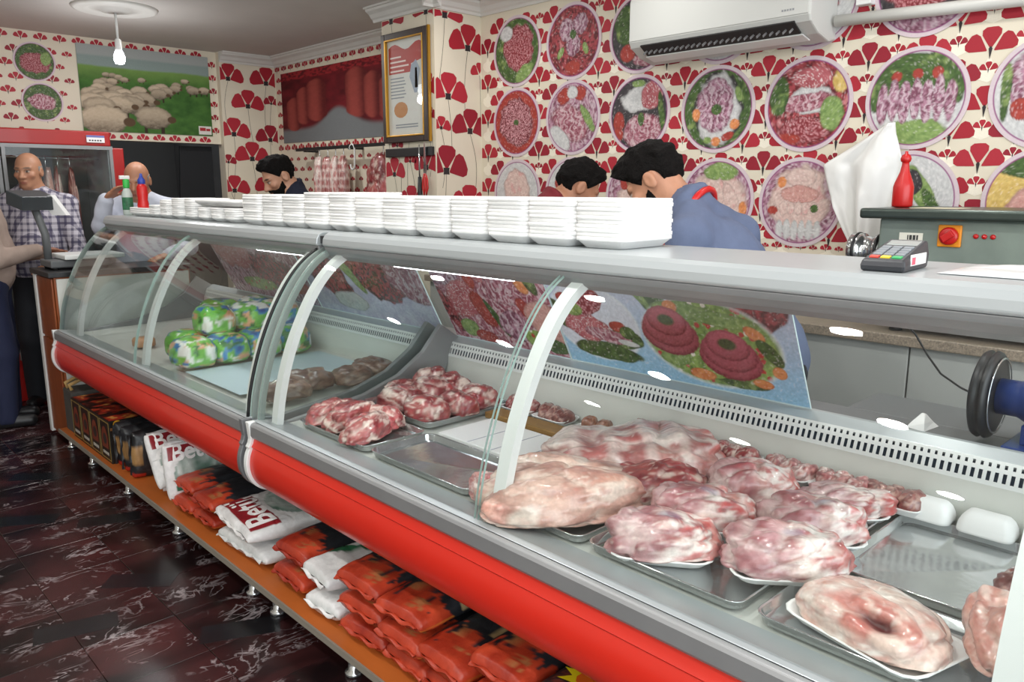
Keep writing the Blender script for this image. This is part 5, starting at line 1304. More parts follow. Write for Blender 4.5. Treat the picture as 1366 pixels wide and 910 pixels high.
def person(loc, rz, label, P):
    root = empty('person', loc, rz, label, 'person')
    H = np.array(P['head'], float); R = rotm(P.get('pitch', 0), P.get('yaw', 0), P.get('roll', 0)); hs = P.get('hs', 1.0)
    hp = lambda x, y, z: H + R @ (np.array([x, y, z]) * hs)
    neck = np.array(P['neck']); chest = np.array(P['chest']); hip = np.array(P['hip']); sw = P.get('sw', .185)
    tors = chest - hip
    S = SDF()
    hr = lambda *r: np.array(r) * hs
    # head
    S.ell(hp(0, -.012, .03), hr(.076, .097, .092), R, .02).ell(hp(0, .022, -.032), hr(.061, .074, .085), R, .03).ell(hp(0, .058, -.094), hr(.032, .03, .026), R, .03)
    S.ell(hp(0, .0, -.07), hr(.056, .065, .045), R, .02)
    S.cap(hp(0, .086, .012), hp(0, .113, -.030), .009 * hs, .014 * hs, .014).ell(hp(.013, .098, -.034), hr(.010, .011, .008), R, .008).ell(hp(-.013, .098, -.034), hr(.010, .011, .008), R, .008)
    S.cap(hp(-.044, .074, .026), hp(-.012, .088, .022), .010 * hs, None, .014).cap(hp(.044, .074, .026), hp(.012, .088, .022), .010 * hs, None, .014)
    for sx in (-1, 1):
        S.sub(hp(sx * .032, .098, .004), .014 * hs, .014)
        S.ell(hp(sx * .031, .080, .004), hr(.013, .012, .011), R, .004)
        S.ell(hp(sx * .045, .066, -.022), hr(.02, .018, .016), R, .02)
        S.ell(hp(sx * .079, -.012, -.006), hr(.010, .021, .033), R, .006).sub(hp(sx * .090, -.006, -.004), hr(.007, .011, .018), .006, R)
    S.ell(hp(0, .092, -.062), hr(.024, .011, .007), R, .006).ell(hp(0, .090, -.074), hr(.021, .011, .007), R, .006)
    S.cap(hp(0, -.022, -.06), neck + np.array([0, 0, -.02]), .055, .064, .03)
    # trunk
    up = tors / np.linalg.norm(tors); fw = np.array([0, 1., 0]); fw = fw - up * fw.dot(up); fw /= np.linalg.norm(fw); RT = np.stack([np.cross(fw, up), fw, up], 1)
    ch = lambda x, y, z: chest + RT @ np.array([x, y, z])
    S.ell(chest, (sw * .88, .115, .19), RT, .05).ell(hip + tors * .42, (sw * .80, P.get('belly', .115), .17), RT, .06).ell(hip, (.165, .12, .13), RT, .05)
    shL, shR = ch(-sw, -.005, .12), ch(sw, -.005, .12)
    S.cap(shL, neck, .052, .056, .05).cap(shR, neck, .052, .056, .05)
    arms = {}
    for side, sh in (('L', shL), ('R', shR)):
        el, wr, tip = [np.array(q, float) for q in P['arm' + side]]
        arms[side] = (sh, el, wr, tip)
        S.cap(sh, el, .050, .039, .03).cap(el, wr, .038, .026, .02)
        d = tip - wr; d = d / np.linalg.norm(d); sd = np.cross(d, np.array([0, 0, 1.]) if abs(d[2]) < .9 else np.array([0, 1., 0])); sd /= np.linalg.norm(sd); nn = np.cross(sd, d)
        RH = np.stack([sd, d, nn], 1); pc = wr + d * .05
        S.ell(pc, (.042, .052, .017), RH, .015)
        crl = P.get('curl' + side, .5)
        for q, (off, ln) in enumerate(((-.030, .066), (-.010, .078), (.011, .073), (.030, .058))):
            b0 = wr + d * .088 + sd * off; b1 = b0 + d * ln * .5 - nn * ln * .25 * crl; b2 = b1 + d * ln * .42 * (1 - .5 * crl) - nn * ln * .5 * crl
            S.cap(b0, b1, .0095, .009, .006).cap(b1, b2, .009, .0075, .004)
        sg = -1 if side == 'R' else 1
        t0 = wr + d * .035 + sd * .034 * sg; t1 = t0 + d * .035 + sd * .026 * sg - nn * .012; S.cap(wr + d * .02 + sd * .02 * sg, t0, .014, .013, .01).cap(t0, t1, .012, .010, .006).cap(t1, t1 + d * .03, .010, .008, .004)
    legs = []
    for sx, kk in ((-1, 'legL'), (1, 'legR')):
        kn, an = [np.array(q, float) for q in P.get(kk, ((sx * .10, .03 + hip[1] * .5, .48), (sx * .11, hip[1] * .2, .08)))]
        hj = hip + np.array([sx * .09, 0, -.04]); legs.append((hj, kn, an))
        S.cap(hj, kn, .085, .058, .04).cap(kn, an, .056, .038, .02).cap(an + np.array([0, -.03, -.045]), an + np.array([0, .13, -.05]), .035, .028, .03)
    lo, hi = S.bounds(.02)
    hz0 = hp(0, 0, 0)[2] - .19
    xs = np.arange(lo[0], hi[0], .0085); ys = np.arange(lo[1], hi[1], .0085)
    zs = np.r_[np.arange(lo[2], hz0, .016), np.arange(hz0, hi[2], .006)]
    if 'finez' in P: zs = np.r_[np.arange(lo[2], P['finez'], .016), np.arange(P['finez'], hi[2], .0065)]
    # finer columns through the head
    hx0 = H[0] - .12; hx1 = H[0] + .12; hy0 = H[1] - .15; hy1 = H[1] + .15
    xs = np.unique(np.r_[np.arange(lo[0], hx0, .009), np.arange(max(hx0, lo[0]), min(hx1, hi[0]), .0058), np.arange(min(hx1, hi[0]), hi[0], .009)])
    ys = np.unique(np.r_[np.arange(lo[1], hy0, .009), np.arange(max(hy0, lo[1]), min(hy1, hi[1]), .0058), np.arange(min(hy1, hi[1]), hi[1], .009)])
    V, Fq = snets(S.eval(xs, ys, zs), xs, ys, zs)
    L = ((V - H) @ R) / hs
    c = np.tile(hx(P['skin']), (len(V), 1)); c = c * (0.94 + .12 * fb3(V, 14, 2, 2))[:, None]
    red = hx(P['skin']) * np.array([1.0, .72, .68])
    ck = np.exp(-(((np.abs(L[:, 0]) - .042) / .022) ** 2 + ((L[:, 1] - .08) / .03) ** 2 + ((L[:, 2] + .028) / .02) ** 2)); c = lerp(c, red, ck * .5)
    lip = np.exp(-((L[:, 0] / .024) ** 2 + ((L[:, 2] + .068) / .011) ** 2) ** 2) * (L[:, 1] > .07); c = lerp(c, hx('#8a4a42'), lip * .8)
    for sx in (-1, 1):
        de = np.hypot((L[:, 0] - sx * .032) / .014, (L[:, 2] - .004) / .0065); ms = (L[:, 1] > .06); c = lerp(c, hx('#a89c92'), sst(1.1, .8, de) * ms)
        di = np.hypot(L[:, 0] - sx * .032, L[:, 2] - .004) / .0062; c = lerp(c, hx('#1c120c'), sst(1.15, .85, di) * ms)
        dl = np.hypot((L[:, 0] - sx * .032) / .017, (L[:, 2] - .012) / .0035); c = lerp(c, hx('#2a1a12'), sst(1.2, .7, dl) * ms * .8)
        db = np.hypot((L[:, 0] - sx * .032) / .022, (L[:, 2] - .028) / .006); c = lerp(c, hx(P.get('brow', '#1a120e')), sst(1.15, .75, db) * ms * .9)
    if P.get('stubble'):
        sb = sst(-.03, -.05, L[:, 2]) * (L[:, 1] > -.01) * (L[:, 2] > -.14); c = lerp(c, hx(P['stubble']), sb * .35)
    np_mesh('body', V, Fq, M['skin'], c, root)
    # hair
    def shell(prims, cut, name, m, res=.006, nz=.004, seed=0):
        Q = SDF()
        for cc, rr in prims: Q.ell(hp(*cc), hr(*rr), R, .015)
        lo, hi = Q.bounds(.02); X = [np.arange(lo[a], hi[a], res) for a in range(3)]
        F = Q.eval(*X); G = np.stack(np.meshgrid(*X, indexing='ij'), -1); l = ((G - H) @ R) / hs
        F = np.maximum(F + nz * 2 * (fb3(l, 55, seed, 2) - .5) + nz * 1.6 * (fb3(l, 22, seed + 2, 2) - .5), cut(l))
        v, f = snets(F, *X)
        if len(f): np_mesh(name, v, f, m, None, root)
    if P.get('hair', True) is True:
        hl = P.get('hairline', .050)
        def cut(l):
            x, y, z = l[..., 0], l[..., 1], l[..., 2]
            front = (y * .80 - (z - hl) * .62) - .042                      # keeps the crown and the fringe
            side = np.maximum(y - .022, -(z + .0)) ; low = np.maximum(-(z + .062), 0 * z - 1)
            ear = .034 - np.sqrt((y + .012) ** 2 + (z + .012) ** 2 + 0 * x)   # clear the ears
            return np.maximum(np.maximum(front, -(z + .065) + .0 * y), np.where((np.abs(x) > .05) & (z < .02), ear, -1))
        shell([((0, -.014, .036), (.085, .106, .100)), ((0, .02, .075), (.07, .085, .062))] + P.get('tuft', []), cut, 'hair', M['hair'], seed=int(loc[0] * 40), nz=.010)
    elif P.get('hair') == 'rim':
        def cut2(l):
            x, y, z = l[..., 0], l[..., 1], l[..., 2]
            return np.maximum(np.maximum(y - .015, z - .035), -(z + .065))
        shell([((0, -.012, .03), (.080, .101, .095))], cut2, 'hair', M['grey_hair'], nz=.003)
    if P.get('beard'):
        def cut3(l):
            x, y, z = l[..., 0], l[..., 1], l[..., 2]
            mouth = .016 - np.sqrt((x * .75) ** 2 + ((z + .068) * 1.7) ** 2)
            chk = np.maximum(z + .046 - .10 * np.clip(np.abs(x) - .035, 0, 1) * 10 * .35, -1)
            up_ = z + .052 - .9 * np.clip(.055 - y, 0, .06)
            mst = np.where((np.abs(x) < .034) & (y > .08), z + .045, up_)
            return np.maximum(np.maximum(mst, np.where(y > .07, mouth, -1)), np.maximum(-y + .012, -(z + .150)))
        shell([((0, .022, -.036), (.067, .080, .088)), ((0, .060, -.096), (.040, .037, .036)), ((0, .0, -.07), (.061, .068, .049)), ((0, .09, -.052), (.032, .016, .011))], cut3, 'beard', M['hair'], nz=.004, seed=5)
    # shirt
    T = SDF(); g = .016
    T.ell(chest, (sw * .88 + g, .115 + g, .195), RT, .05).ell(hip + tors * .42, (sw * .80 + g + .012, P.get('belly', .115) + g + .008, .19), RT, .06).ell(hip + tors * .08, (.178 + g * .5, .132 + g * .5, .15), RT, .05)
    T.cap(shL, neck, .053 + g, .056 + g, .05).cap(shR, neck, .053 + g, .056 + g, .05)
    for side in 'LR':
        sh, el, wr, tip = arms[side]
        if P.get('sleeve') == 'short': T.cap(sh, sh + (el - sh) * .75, .050 + g, .05 + g, .03)
        else: T.cap(sh, el, .050 + g, .041 + g, .03).cap(el, el + (wr - el) * .93, .040 + g, .034 + .008, .02)
    # collar ring, open at the throat
    nd = hp(0, -.022, -.06) - neck; nd /= np.linalg.norm(nd); c0 = neck + nd * .018; e1 = np.cross(nd, [1., 0, 0]); e1 /= np.linalg.norm(e1); e2 = np.cross(nd, e1)
    ring = [c0 + e1 * .078 * math.cos(a) + e2 * .082 * math.sin(a) for a in np.linspace(0, 2 * PI, 13)]
    for a, b in zip(ring[:-1], ring[1:]): T.cap(a, b, .017, None, .012)
    T.sub(hp(0, -.02, -.02), (.062, .062, .06), .008).p.append(('s', neck + nd * .085, np.array([.062, .062, .07]), None, .008))
    lo, hi = T.bounds(.02); res = .0105; X = [np.arange(lo[a], hi[a], res) for a in range(3)]
    F = T.eval(*X); G = np.stack(np.meshgrid(*X, indexing='ij'), -1)
    q = (fb3(G * np.array([1, 1, .6]), 9, 3, 2) - .5) * .026 + (fb3(G, 20, 6, 2) - .5) * .010
    hem = P.get('hem', hip[2] - .04)
    F = np.maximum(F + q.astype(np.float32), (hem - G[..., 2]).astype(np.float32))
    v, f = snets(F, *X); np_mesh('shirt', v, f, P['shirt'], None, root)
    # trousers and shoes
    U = SDF(); U.ell(hip, (.172, .130, .14), RT, .05)
    for hj, kn, an in legs: U.cap(hj, kn, .098, .076, .05).cap(kn, an + np.array([0, 0, -.02]), .074, .066, .03)
    lo, hi = U.bounds(.02); res = .014; X = [np.arange(lo[a], hi[a], res) for a in range(3)]
    F = U.eval(*X); G = np.stack(np.meshgrid(*X, indexing='ij'), -1)
    F = np.maximum(F + ((fb3(G * np.array([1, 1, .5]), 9, 4, 2) - .5) * .02).astype(np.float32), np.maximum(G[..., 2] - (hip[2] + .10), .035 - G[..., 2]).astype(np.float32))
    v, f = snets(F, *X); np_mesh('trousers', v, f, P['trousers'], None, root)
    for hj, kn, an in legs:
        B = SDF(); B.cap((an[0], an[1] - .03, .045), (an[0], an[1] + .13, .04), .046, .040, .02).ell((an[0], an[1], .07), (.045, .055, .05), None, .02)
        lo, hi = B.bounds(.02); X = [np.arange(lo[a], hi[a], .009) for a in range(3)]
        F = np.maximum(B.eval(*X), (.002 - X[2])[None, None, :].astype(np.float32)); v, f = snets(F, *X); np_mesh('shoe', v, f, M['dark'], None, root)
    return root, hp, neck

M['grey_hair'] = mat('grey_hair', '#8d8a86', .6, noise=.3, nscale=100, bump=.4, bscale=150)
def cloth(name, color, noise=.06, **k): return mat(name, color, .85, noise=noise, nscale=30, bump=.12, bscale=220, **k)
def plaid():
    m = cloth('plaid_shirt', '#a9a4b4'); nt = m.node_tree; b = nt.nodes['Principled BSDF']; tc = nt.nodes.new('ShaderNodeTexCoord')
    sep = nt.nodes.new('ShaderNodeSeparateXYZ'); nt.links.new(tc.outputs['Object'], sep.inputs[0]); prev = None
    for ax, fr in ((0, 150), (2, 150), (1, 150)):
        mu = nt.nodes.new('ShaderNodeMath'); mu.operation = 'MULTIPLY'; mu.inputs[1].default_value = fr; nt.links.new(sep.outputs[ax], mu.inputs[0])
        si = nt.nodes.new('ShaderNodeMath'); si.operation = 'SINE'; nt.links.new(mu.outputs[0], si.inputs[0])
        gt = nt.nodes.new('ShaderNodeMath'); gt.operation = 'GREATER_THAN'; gt.inputs[1].default_value = .35; nt.links.new(si.outputs[0], gt.inputs[0])
        if prev is None: prev = gt
        else:
            ad = nt.nodes.new('ShaderNodeMath'); ad.operation = 'ADD'; nt.links.new(prev.outputs[0], ad.inputs[0]); nt.links.new(gt.outputs[0], ad.inputs[1]); prev = ad
    cr = nt.nodes.new('ShaderNodeValToRGB'); e = cr.color_ramp.elements; e[0].color = (*hx('#c6c2cc'), 1); e[1].color = (*hx('#4a4660'), 1); e[1].position = .9
    dv = nt.nodes.new('ShaderNodeMath'); dv.operation = 'MULTIPLY'; dv.inputs[1].default_value = .4; nt.links.new(prev.outputs[0], dv.inputs[0]); nt.links.new(dv.outputs[0], cr.inputs[0])
    nt.links.new(cr.outputs[0], b.inputs['Base Color']); return m
navy = cloth('navy_trousers', '#1c2340'); dtr = cloth('dark_trousers', '#22242a')
F2 = lambda a: math.atan2(-a[0], a[1])     # rotation turning local +y towards world direction a

# man in blue shirt behind the near counter, head bent over his work
r, hp, nk = person((2.42, 1.36, 0), F2((-.12, 1)), 'man in blue shirt with red neck strap bent over behind the near counter', dict(
    head=(-.015, .385, 1.525), pitch=.70, yaw=.15, hs=1.05, neck=(.0, .245, 1.425), chest=(0, .10, 1.225), hip=(0, -.06, .90), sw=.185, skin='#b98468', beard=True, hairline=.035,
    armL=((-.29, .14, 1.10), (-.16, .38, 1.06), (-.13, .46, 1.04)), armR=((.29, .14, 1.10), (.16, .38, 1.06), (.13, .46, 1.04)),
    shirt=cloth('blue_shirt', '#5a6580'), trousers=dtr, tuft=[((0, .06, .085), (.065, .07, .045))]))
ax_ = np.array(hp(0, -.022, -.06)) - np.array(nk); ax_ /= np.linalg.norm(ax_); e1 = np.array([1., 0, 0]); e2 = np.cross(ax_, e1)
mb = MB(); c0 = np.array(nk) - ax_ * .004
pts = [c0 + e1 * .098 * math.cos(a) + e2 * .096 * math.sin(a) - ax_ * .03 * (1 - math.sin(a)) for a in np.linspace(-.35, PI + .35, 13)]
if (c0 + e2)[1] > c0[1]: pts = [c0 + e1 * .098 * math.cos(a) - e2 * .096 * math.sin(a) - ax_ * .03 * (1 - math.sin(a)) for a in np.linspace(-.35, PI + .35, 13)]
mb.tube([pts[0] + np.array([.02, .10, -.12])] + pts + [pts[-1] + np.array([-.02, .10, -.12])], .012, 8); mb.build('neck_strap', M['red_pl'], r)

# man in maroon, seen from behind, head turned to the wall
person((2.62, 2.57, 0), F2((1, -.45)), 'man in maroon top behind the foam trays, facing the wall', dict(
    head=(-.0, .185, 1.50), pitch=.55, yaw=-.05, hs=1.02, neck=(-.0, .06, 1.42), chest=(0, .0, 1.21), hip=(0, -.05, .92), sw=.185, skin='#b07c60', stubble='#2a1c16',
    armL=((-.27, .12, 1.08), (-.16, .32, 1.07), (-.14, .40, 1.06)), armR=((.27, .12, 1.08), (.16, .32, 1.07), (.14, .40, 1.06)),
    shirt=cloth('maroon_shirt', '#6d1420'), trousers=dtr))
# man in navy top, looking down
person((2.64, 4.84, 0), F2((-.93, .22)), 'bearded man in navy top looking down beside the hanging meat', dict(
    head=(.0, .13, 1.575), pitch=.55, yaw=.12, hs=1.04, neck=(0, .03, 1.485), chest=(0, -.01, 1.275), hip=(0, -.04, .95), sw=.185, skin='#b98a70', beard=True,
    armL=((-.27, .12, 1.10), (-.16, .34, 1.08), (-.13, .42, 1.07)), armR=((.27, .12, 1.10), (.16, .34, 1.08), (.13, .42, 1.07)),
    shirt=cloth('navy_shirt', '#151b30'), trousers=dtr))
# bald man in plaid shirt by the cold cabinet
person((1.37, 6.13, 0), F2((-.6, -1)), 'bald man in plaid shirt standing behind the weighing scale', dict(
    head=(0, .03, 1.61), pitch=.1, yaw=-.1, hs=.98, neck=(0, -.01, 1.475), chest=(0, -.02, 1.27), hip=(0, 0, .95), sw=.19, skin='#b58468', hair='rim', brow='#5a4a40', belly=.135,
    armL=((-.27, .06, 1.06), (-.16, .24, 1.00), (-.10, .30, .99)), armR=((.27, .0, 1.04), (.27, .12, .84), (.27, .16, .76)),
    shirt=plaid(), trousers=dtr))
# man in beige shirt at the picture's left edge
person((1.02, 5.80, 0), F2((.9, -.25)), 'man in beige shirt and navy trousers standing at the desk, cut by left edge', dict(
    head=(-.03, -.04, 1.60), pitch=.2, yaw=.35, neck=(-.01, -.02, 1.48), chest=(0, -.02, 1.27), hip=(0, -.02, .95), sw=.195, skin='#8a5a44', belly=.135, hem=.84,
    armL=((-.26, .08, 1.07), (-.10, .30, 1.09), (-.05, .38, 1.10)), armR=((.25, .06, 1.08), (.13, .28, 1.12), (.11, .36, 1.12)),
    shirt=cloth('beige_shirt', '#a8958a'), trousers=navy))
# man in pale shirt behind the far counter, one hand raised to his side
person((1.925, 5.72, 0), F2((-.55, -.85)), 'grey haired man in pale shirt with raised arm behind the spray bottles', dict(
    head=(0.0, .05, 1.55), pitch=.3, yaw=.0, hs=1.0, neck=(0, .0, 1.43), chest=(0, -.02, 1.235), hip=(0, -.02, .93), sw=.20, skin='#b07c60', hair='rim', brow='#8a8078', belly=.13, finez=1.28,
    armL=((-.30, .06, 1.10), (-.20, .28, 1.06), (-.16, .34, 1.05)), armR=((.20, .22, 1.26), (.13, .30, 1.43), (.06, .33, 1.49)), curlR=.25,
    shirt=cloth('pale_shirt', '#c3c8d6'), trousers=dtr))

# ------------------------------------------------------------------ behind the counters
g = empty('granite_counter', (0, 0, 0), 0, 'long counter with speckled granite worktop along the right wall', 'counter')
MB().box(2.95, -.4, .937, 3.487, 3.9, .976).build('worktop', M['granite'], g, bevel=.004)
for k in range(6):
    MB().box(2.985, -.38 + k * .712, .10, 3.48, -.38 + (k + 1) * .712 - .006, .936).build('cabinet_body', mat('grey_cabinet', '#a9aaa6', .5) if k == 0 else bpy.data.materials['grey_cabinet'], g, bevel=.003)
MB().box(3.03, -.38, 0, 3.48, 3.89, .10).build('plinth', M['dark'], g)

# meat grinder
gr = empty('meat_grinder', (3.15, .82, .9765), 0, 'large grey green steel meat grinder with red switch on the granite counter', 'grinder')
gm = mat('grey_green_steel', '#87938a', .38, .4, noise=.14, nscale=9)
MB().box(-.145, -.62, .03, .24, .375, .415).build('housing', gm, gr, bevel=.008)
MB().box(-.20, -.66, .415, .30, .43, .452).build('top_tray', mat('dark_steel', '#49524d', .3, .6, noise=.1), gr, bevel=.01, segs=3)
th = MB().lathe([(.048, 0), (.048, .02), (.062, .022), (.062, .055), (.055, .057), (.055, .10), (.066, .102), (.066, .145), (.058, .15), (.045, .15), (.04, .12)], (-.02, .373, .285), 'y', 28).build('throat', M['steel'], gr)
for y in (.405, .49):
    MB().lathe([(.067, 0), (.07, .003), (.07, .009), (.067, .012)], (-.02, y, .285), 'y', 28).build('ring', M['dark'], th)
sw_ = MB().box(-.156, .093, .322, -.146, .169, .398).build('switch_plate', mat('yellow_plate', '#e8901a', .4), gr, bevel=.004)
k_ = MB().lathe([(.031, 0), (.030, -.012), (.024, -.016)], (-.156, .131, .360), 'x', 24).build('switch_knob', M['red_pl'], sw_)
MB().obox((-.176, .131, .360), (.006, 0, 0), (0, .007, .010), (0, -.016, .012)).build('handle', M['red_pl'], sw_, bevel=.002)
for k in range(3):
    MB().lathe([(.0085, 0), (.0085, -.005), (.005, -.009)], (-.145, .05 - k * .026, .362), 'x', 14).build('indicator', M['red_pl'], gr)
pl = MB(); pl.col = hx('#e6e3d4'); pl.box(-.148, .22, .333, -.1455, .30, .366); pl.col = hx('#3a3a38')
for a, b in ((.235, .241), (.244, .253), (.256, .265), (.268, .272)): pl.box(-.1486, a, .341, -.148, b, .358)
pl.build('name_plate', M['vpaint'], gr)
for y in (-.55, .3):
    for x in (-.1, .2): MB().lathe([(.02, 0), (.024, .004), (.018, .03)], (x, y, 0), 'z', 12).build('foot', M['black'], gr)
# red sauce bottle and paper on the grinder
rb = empty('sauce_bottle', (3.12, 1.165, 1.429), 0, 'red plastic sauce bottle standing on the meat grinder', 'bottle')
MB().lathe([(.02, 0), (.034, .003), (.036, .01), (.036, .075), (.032, .09), (.017, .13), (.0125, .155), (.0125, .165)], (0, 0, 0), 'z', 24).build('bottle_body', M['red_pl'], rb)
MB().lathe([(.0125, .165), (.017, .168), (.019, .178), (.015, .19), (.006, .196), (.005, .205)], (0, 0, 0), 'z', 20).build('cap', M['red_pl'], rb)
tag(MB().box(3.02, .94, 1.4288, 3.16, 1.10, 1.4305).build('paper', mat('cream_paper', '#d9d4b8', .7)), 'cream paper sheet lying on the grinder behind the red bottle', 'paper')

# card terminal
ct = empty('card_terminal', (1.60, .60, 1.3455), -1.5, 'black card payment terminal with coloured keys on the counter top', 'terminal')
mb = MB(); mb.loft([[(-.045, -.09, .0), (.045, -.09, 0), (.045, .085, 0), (-.045, .085, 0)], [(-.047, -.092, .012), (.047, -.092, .012), (.047, .088, .03), (-.047, .088, .03)], [(-.044, -.085, .026), (.044, -.085, .026), (.042, .085, .062), (-.042, .085, .062)]])
mb.build('terminal_body', mat('terminal_plastic', '#2f3136', .4), ct, bevel=.005, segs=2)
sl = (.062 - .026) / .17
def tz(y): return .026 + (y + .085) * sl
def key(x0, x1, y0, y1, m, name, h=.003): 
    mb = MB(); mb.loft([[(x0, y0, tz(y0) - .001), (x1, y0, tz(y0) - .001), (x1, y1, tz(y1) - .001), (x0, y1, tz(y1) - .001)], [(x0, y0, tz(y0) + h), (x1, y0, tz(y0) + h), (x1, y1, tz(y1) + h), (x0, y1, tz(y1) + h)]]); return mb.build(name, m, ct, bevel=.001, segs=1)
kg = mat('grey_keys', '#7c8288', .45)
key(-.033, .033, .035, .072, mat('lcd_screen', '#a9b1ae', .2, coat=.5), 'screen', .0008)
for i in range(3):
    for j in range(4): key(-.034 + i * .0235, -.014 + i * .0235, -.052 + j * .0185, -.038 + j * .0185, kg, 'key')
for i, c_ in enumerate(('#c8341e', '#e0c02a', '#2aa05a')): key(-.034 + i * .0235, -.014 + i * .0235, -.074, -.060, mat('key_%d' % i, c_, .4), 'key')
mb = MB(); mb.col = hx('#eceae6'); mb.box(.0455, -.05, .012, .0478, .06, .036); mb.col = hx('#d0566a'); mb.box(.0478, -.045, .014, .0482, -.02, .030); mb.build('sticker', M['vpaint'], ct)
ct.scale = (.86, .86, .86)
# white cloth film beside it
mb = MB(); n = 26; U = np.linspace(0, 1, n)[:, None] + np.zeros(n); V = np.linspace(0, 1, n)[None, :] + np.zeros((n, 1))
mb.grid(np.stack([1.56 + U * .24, .17 + V * .34, 1.3475 + .012 * fb2(U, V, 4, 3, 3) * np.minimum(np.minimum(U, 1 - U), np.minimum(V, 1 - V)).clip(0, .2) * 5], -1))
o = mb.build('plastic_film', mat('white_film', '#dfe4e6', .3, coat=.4)); o.modifiers.new('s', 'SOLIDIFY').thickness = .0012
tag(o, 'thin white plastic film lying on counter top behind the terminal', 'film')

# white plastic bag hanging on the wall
n = 40; U = np.linspace(0, 1, n)[:, None] + np.zeros(n); V = np.linspace(0, 1, n)[None, :] + np.zeros((n, 1))
top = np.array([3.47, 1.36, 1.765]); 
yl = np.interp(V, [0, .28, .62, 1], [1.372, 1.62, 1.56, 1.47]); yr = np.interp(V, [0, .1, .3, 1], [1.338, 1.335, 1.30, 1.36]); zl = np.interp(V, [0, .28, .62, 1], [1.755, 1.60, 1.42, 1.24]); zr = np.interp(V, [0, .1, .3, 1], [1.765, 1.72, 1.60, 1.20])
y = yl + (yr - yl) * U; z = zl + (zr - zl) * U
fold = .035 * np.sin(U * 11 + 2 * V) * np.minimum(1, V * 2.5) + .02 * np.sin(U * 23 + 1 + 3 * V) * V
x = 3.445 - .03 * np.sin(PI * U) - fold * .8 - .02 * fb2(U, V, 5, 2, 3)
mb = MB(); mb.grid(np.stack([np.minimum(x, 3.485), y, z], -1)); o = mb.build('plastic_bag', mat('white_plastic_bag', '#e9e9e6', .45, coat=.3)); o.modifiers.new('s', 'SOLIDIFY').thickness = .002
tag(o, 'crumpled white plastic bag hanging on the wall above the grinder throat', 'bag')

# air conditioner and pipe
ac = empty('air_conditioner', (3.5, 2.115, 2.13), 0, 'white wall mounted air conditioner above the round pictures', 'air conditioner')
mb = MB(); mb.prism_y([(-.002, .0), (-.06, -.012), (-.16, .01), (-.235, .05), (-.25, .075), (-.25, .26), (-.23, .31), (-.002, .325)], -.47, .47)
mb.build('casing', mat('white_ac_plastic', '#c4c5c1', .35), ac, bevel=.008, segs=2)
MB().prism_y([(-.185, .012), (-.248, .052), (-.243, .058), (-.178, .02)], -.40, .40).build('outlet', M['dark'], ac)
for k in range(26):
    y = -.38 + k * .0304
    MB().obox((-.217, y, .030), (.026, 0, .017), (0, .0018, 0), (.002, 0, -.004)).build('vane', M['alu'], ac)
MB().obox((-.150, 0, .002), (.035, 0, -.008), (0, .41, 0), (.001, 0, .003)).build('flap', M['white_paint'], ac, bevel=.002)
mb = MB(); mb.prism_y([(-.2505, .078), (-.2535, .08), (-.2535, .255), (-.2505, .257)], -.462, .462); mb.build('front_cover', bpy.data.materials['white_ac_plastic'], ac, bevel=.002)
mb = MB(); mb.col = hx('#8a8d90'); 
for q in range(5): mb.box(-.2543, -.40 + q * .012, .098, -.2536, -.392 + q * .012, .106)
mb.build('badge', M['vpaint'], ac)
tag(MB().tube([(3.455, 1.63, 2.20), (3.455, 1.2, 2.185), (3.455, .5, 2.16), (3.455, -.4, 2.13)], .024, 12).build('pipe', mat('white_pipe', '#cfcfca', .4)), 'white pipe running right from the air conditioner along the wall', 'pipe')
wbx = empty('junction_box', (3.5, 1.52, 2.25), 0, 'small white wall box above the pipe beside the air conditioner', 'box')
MB().box(-.045, -.032, 0, -.001, .032, .16).build('casing', M['white_paint'], wbx, bevel=.004); MB().box(-.047, -.012, .05, -.045, .012, .11).build('slot', M['dark'], wbx)

# framed notice on the pillar
fr = empty('framed_notice', (3.12, 4.255, 1.79), 0, 'dark framed notice with gold edge hanging on the pillar', 'frame')
for (a, b, c, d) in ((-.24, 0, -.20, .68), (.20, 0, .24, .68), (-.20, 0, .20, .04), (-.20, .64, .20, .68)):
    MB().box(-.030, a, b, -.002, c, d).build('frame_bar', M['wood_dark'], fr, bevel=.004)
for (a, b, c, d) in ((-.203, .037, -.192, .643), (.192, .037, .203, .643), (-.192, .037, .192, .047), (-.192, .633, .192, .643)):
    MB().box(-.033, a, b, -.012, c, d).build('gold_edge', M['gold'], fr, bevel=.002)
MB().box(-.022, -.252, -.003, -.006, -.2395, .683).build('gold_edge', M['gold'], fr)
mb = MB(); q = lambda a, b: (-.0115, -a, b); mb.col = hx('#d9d7d2'); mb.add([q(-.195, .04), q(.195, .04), q(.195, .64), q(-.195, .64)], [(0, 1, 2, 3)])
q = lambda a, b: (-.0120, -a, b)
mb.col = hx('#b32a22'); top_ = [(-.18 + k * .036, .59 + .02 * math.sin(k * .9)) for k in range(11)]
mb.add([q(*p) for p in [(-.18, .43)] + [(.06, .43), (.06, .48), (.18, .50)] + top_[::-1]], [tuple(range(4 + 11))])
q = lambda a, b: (-.0124, -a, b)
mb.col = hx('#f0d9d4')
for k, (w) in enumerate((.12, .17, .2, .15)): mb.add([q(-.165, .535 - k * .028), q(-.165 + w, .535 - k * .028), q(-.165 + w, .525 - k * .028), q(-.165, .525 - k * .028)], [(3, 2, 1, 0)])
mb.col = hx('#8a8f98')
for k in range(7): mb.add([q(-.165, .405 - k * .02), q(-.02 + .01 * (k % 3), .405 - k * .02), q(-.02 + .01 * (k % 3), .398 - k * .02), q(-.165, .398 - k * .02)], [(3, 2, 1, 0)])
for k in range(2): mb.add([q(-.12, .115 - k * .016), q(.12, .115 - k * .016), q(.12, .108 - k * .016), q(-.12, .108 - k * .016)], [(3, 2, 1, 0)])
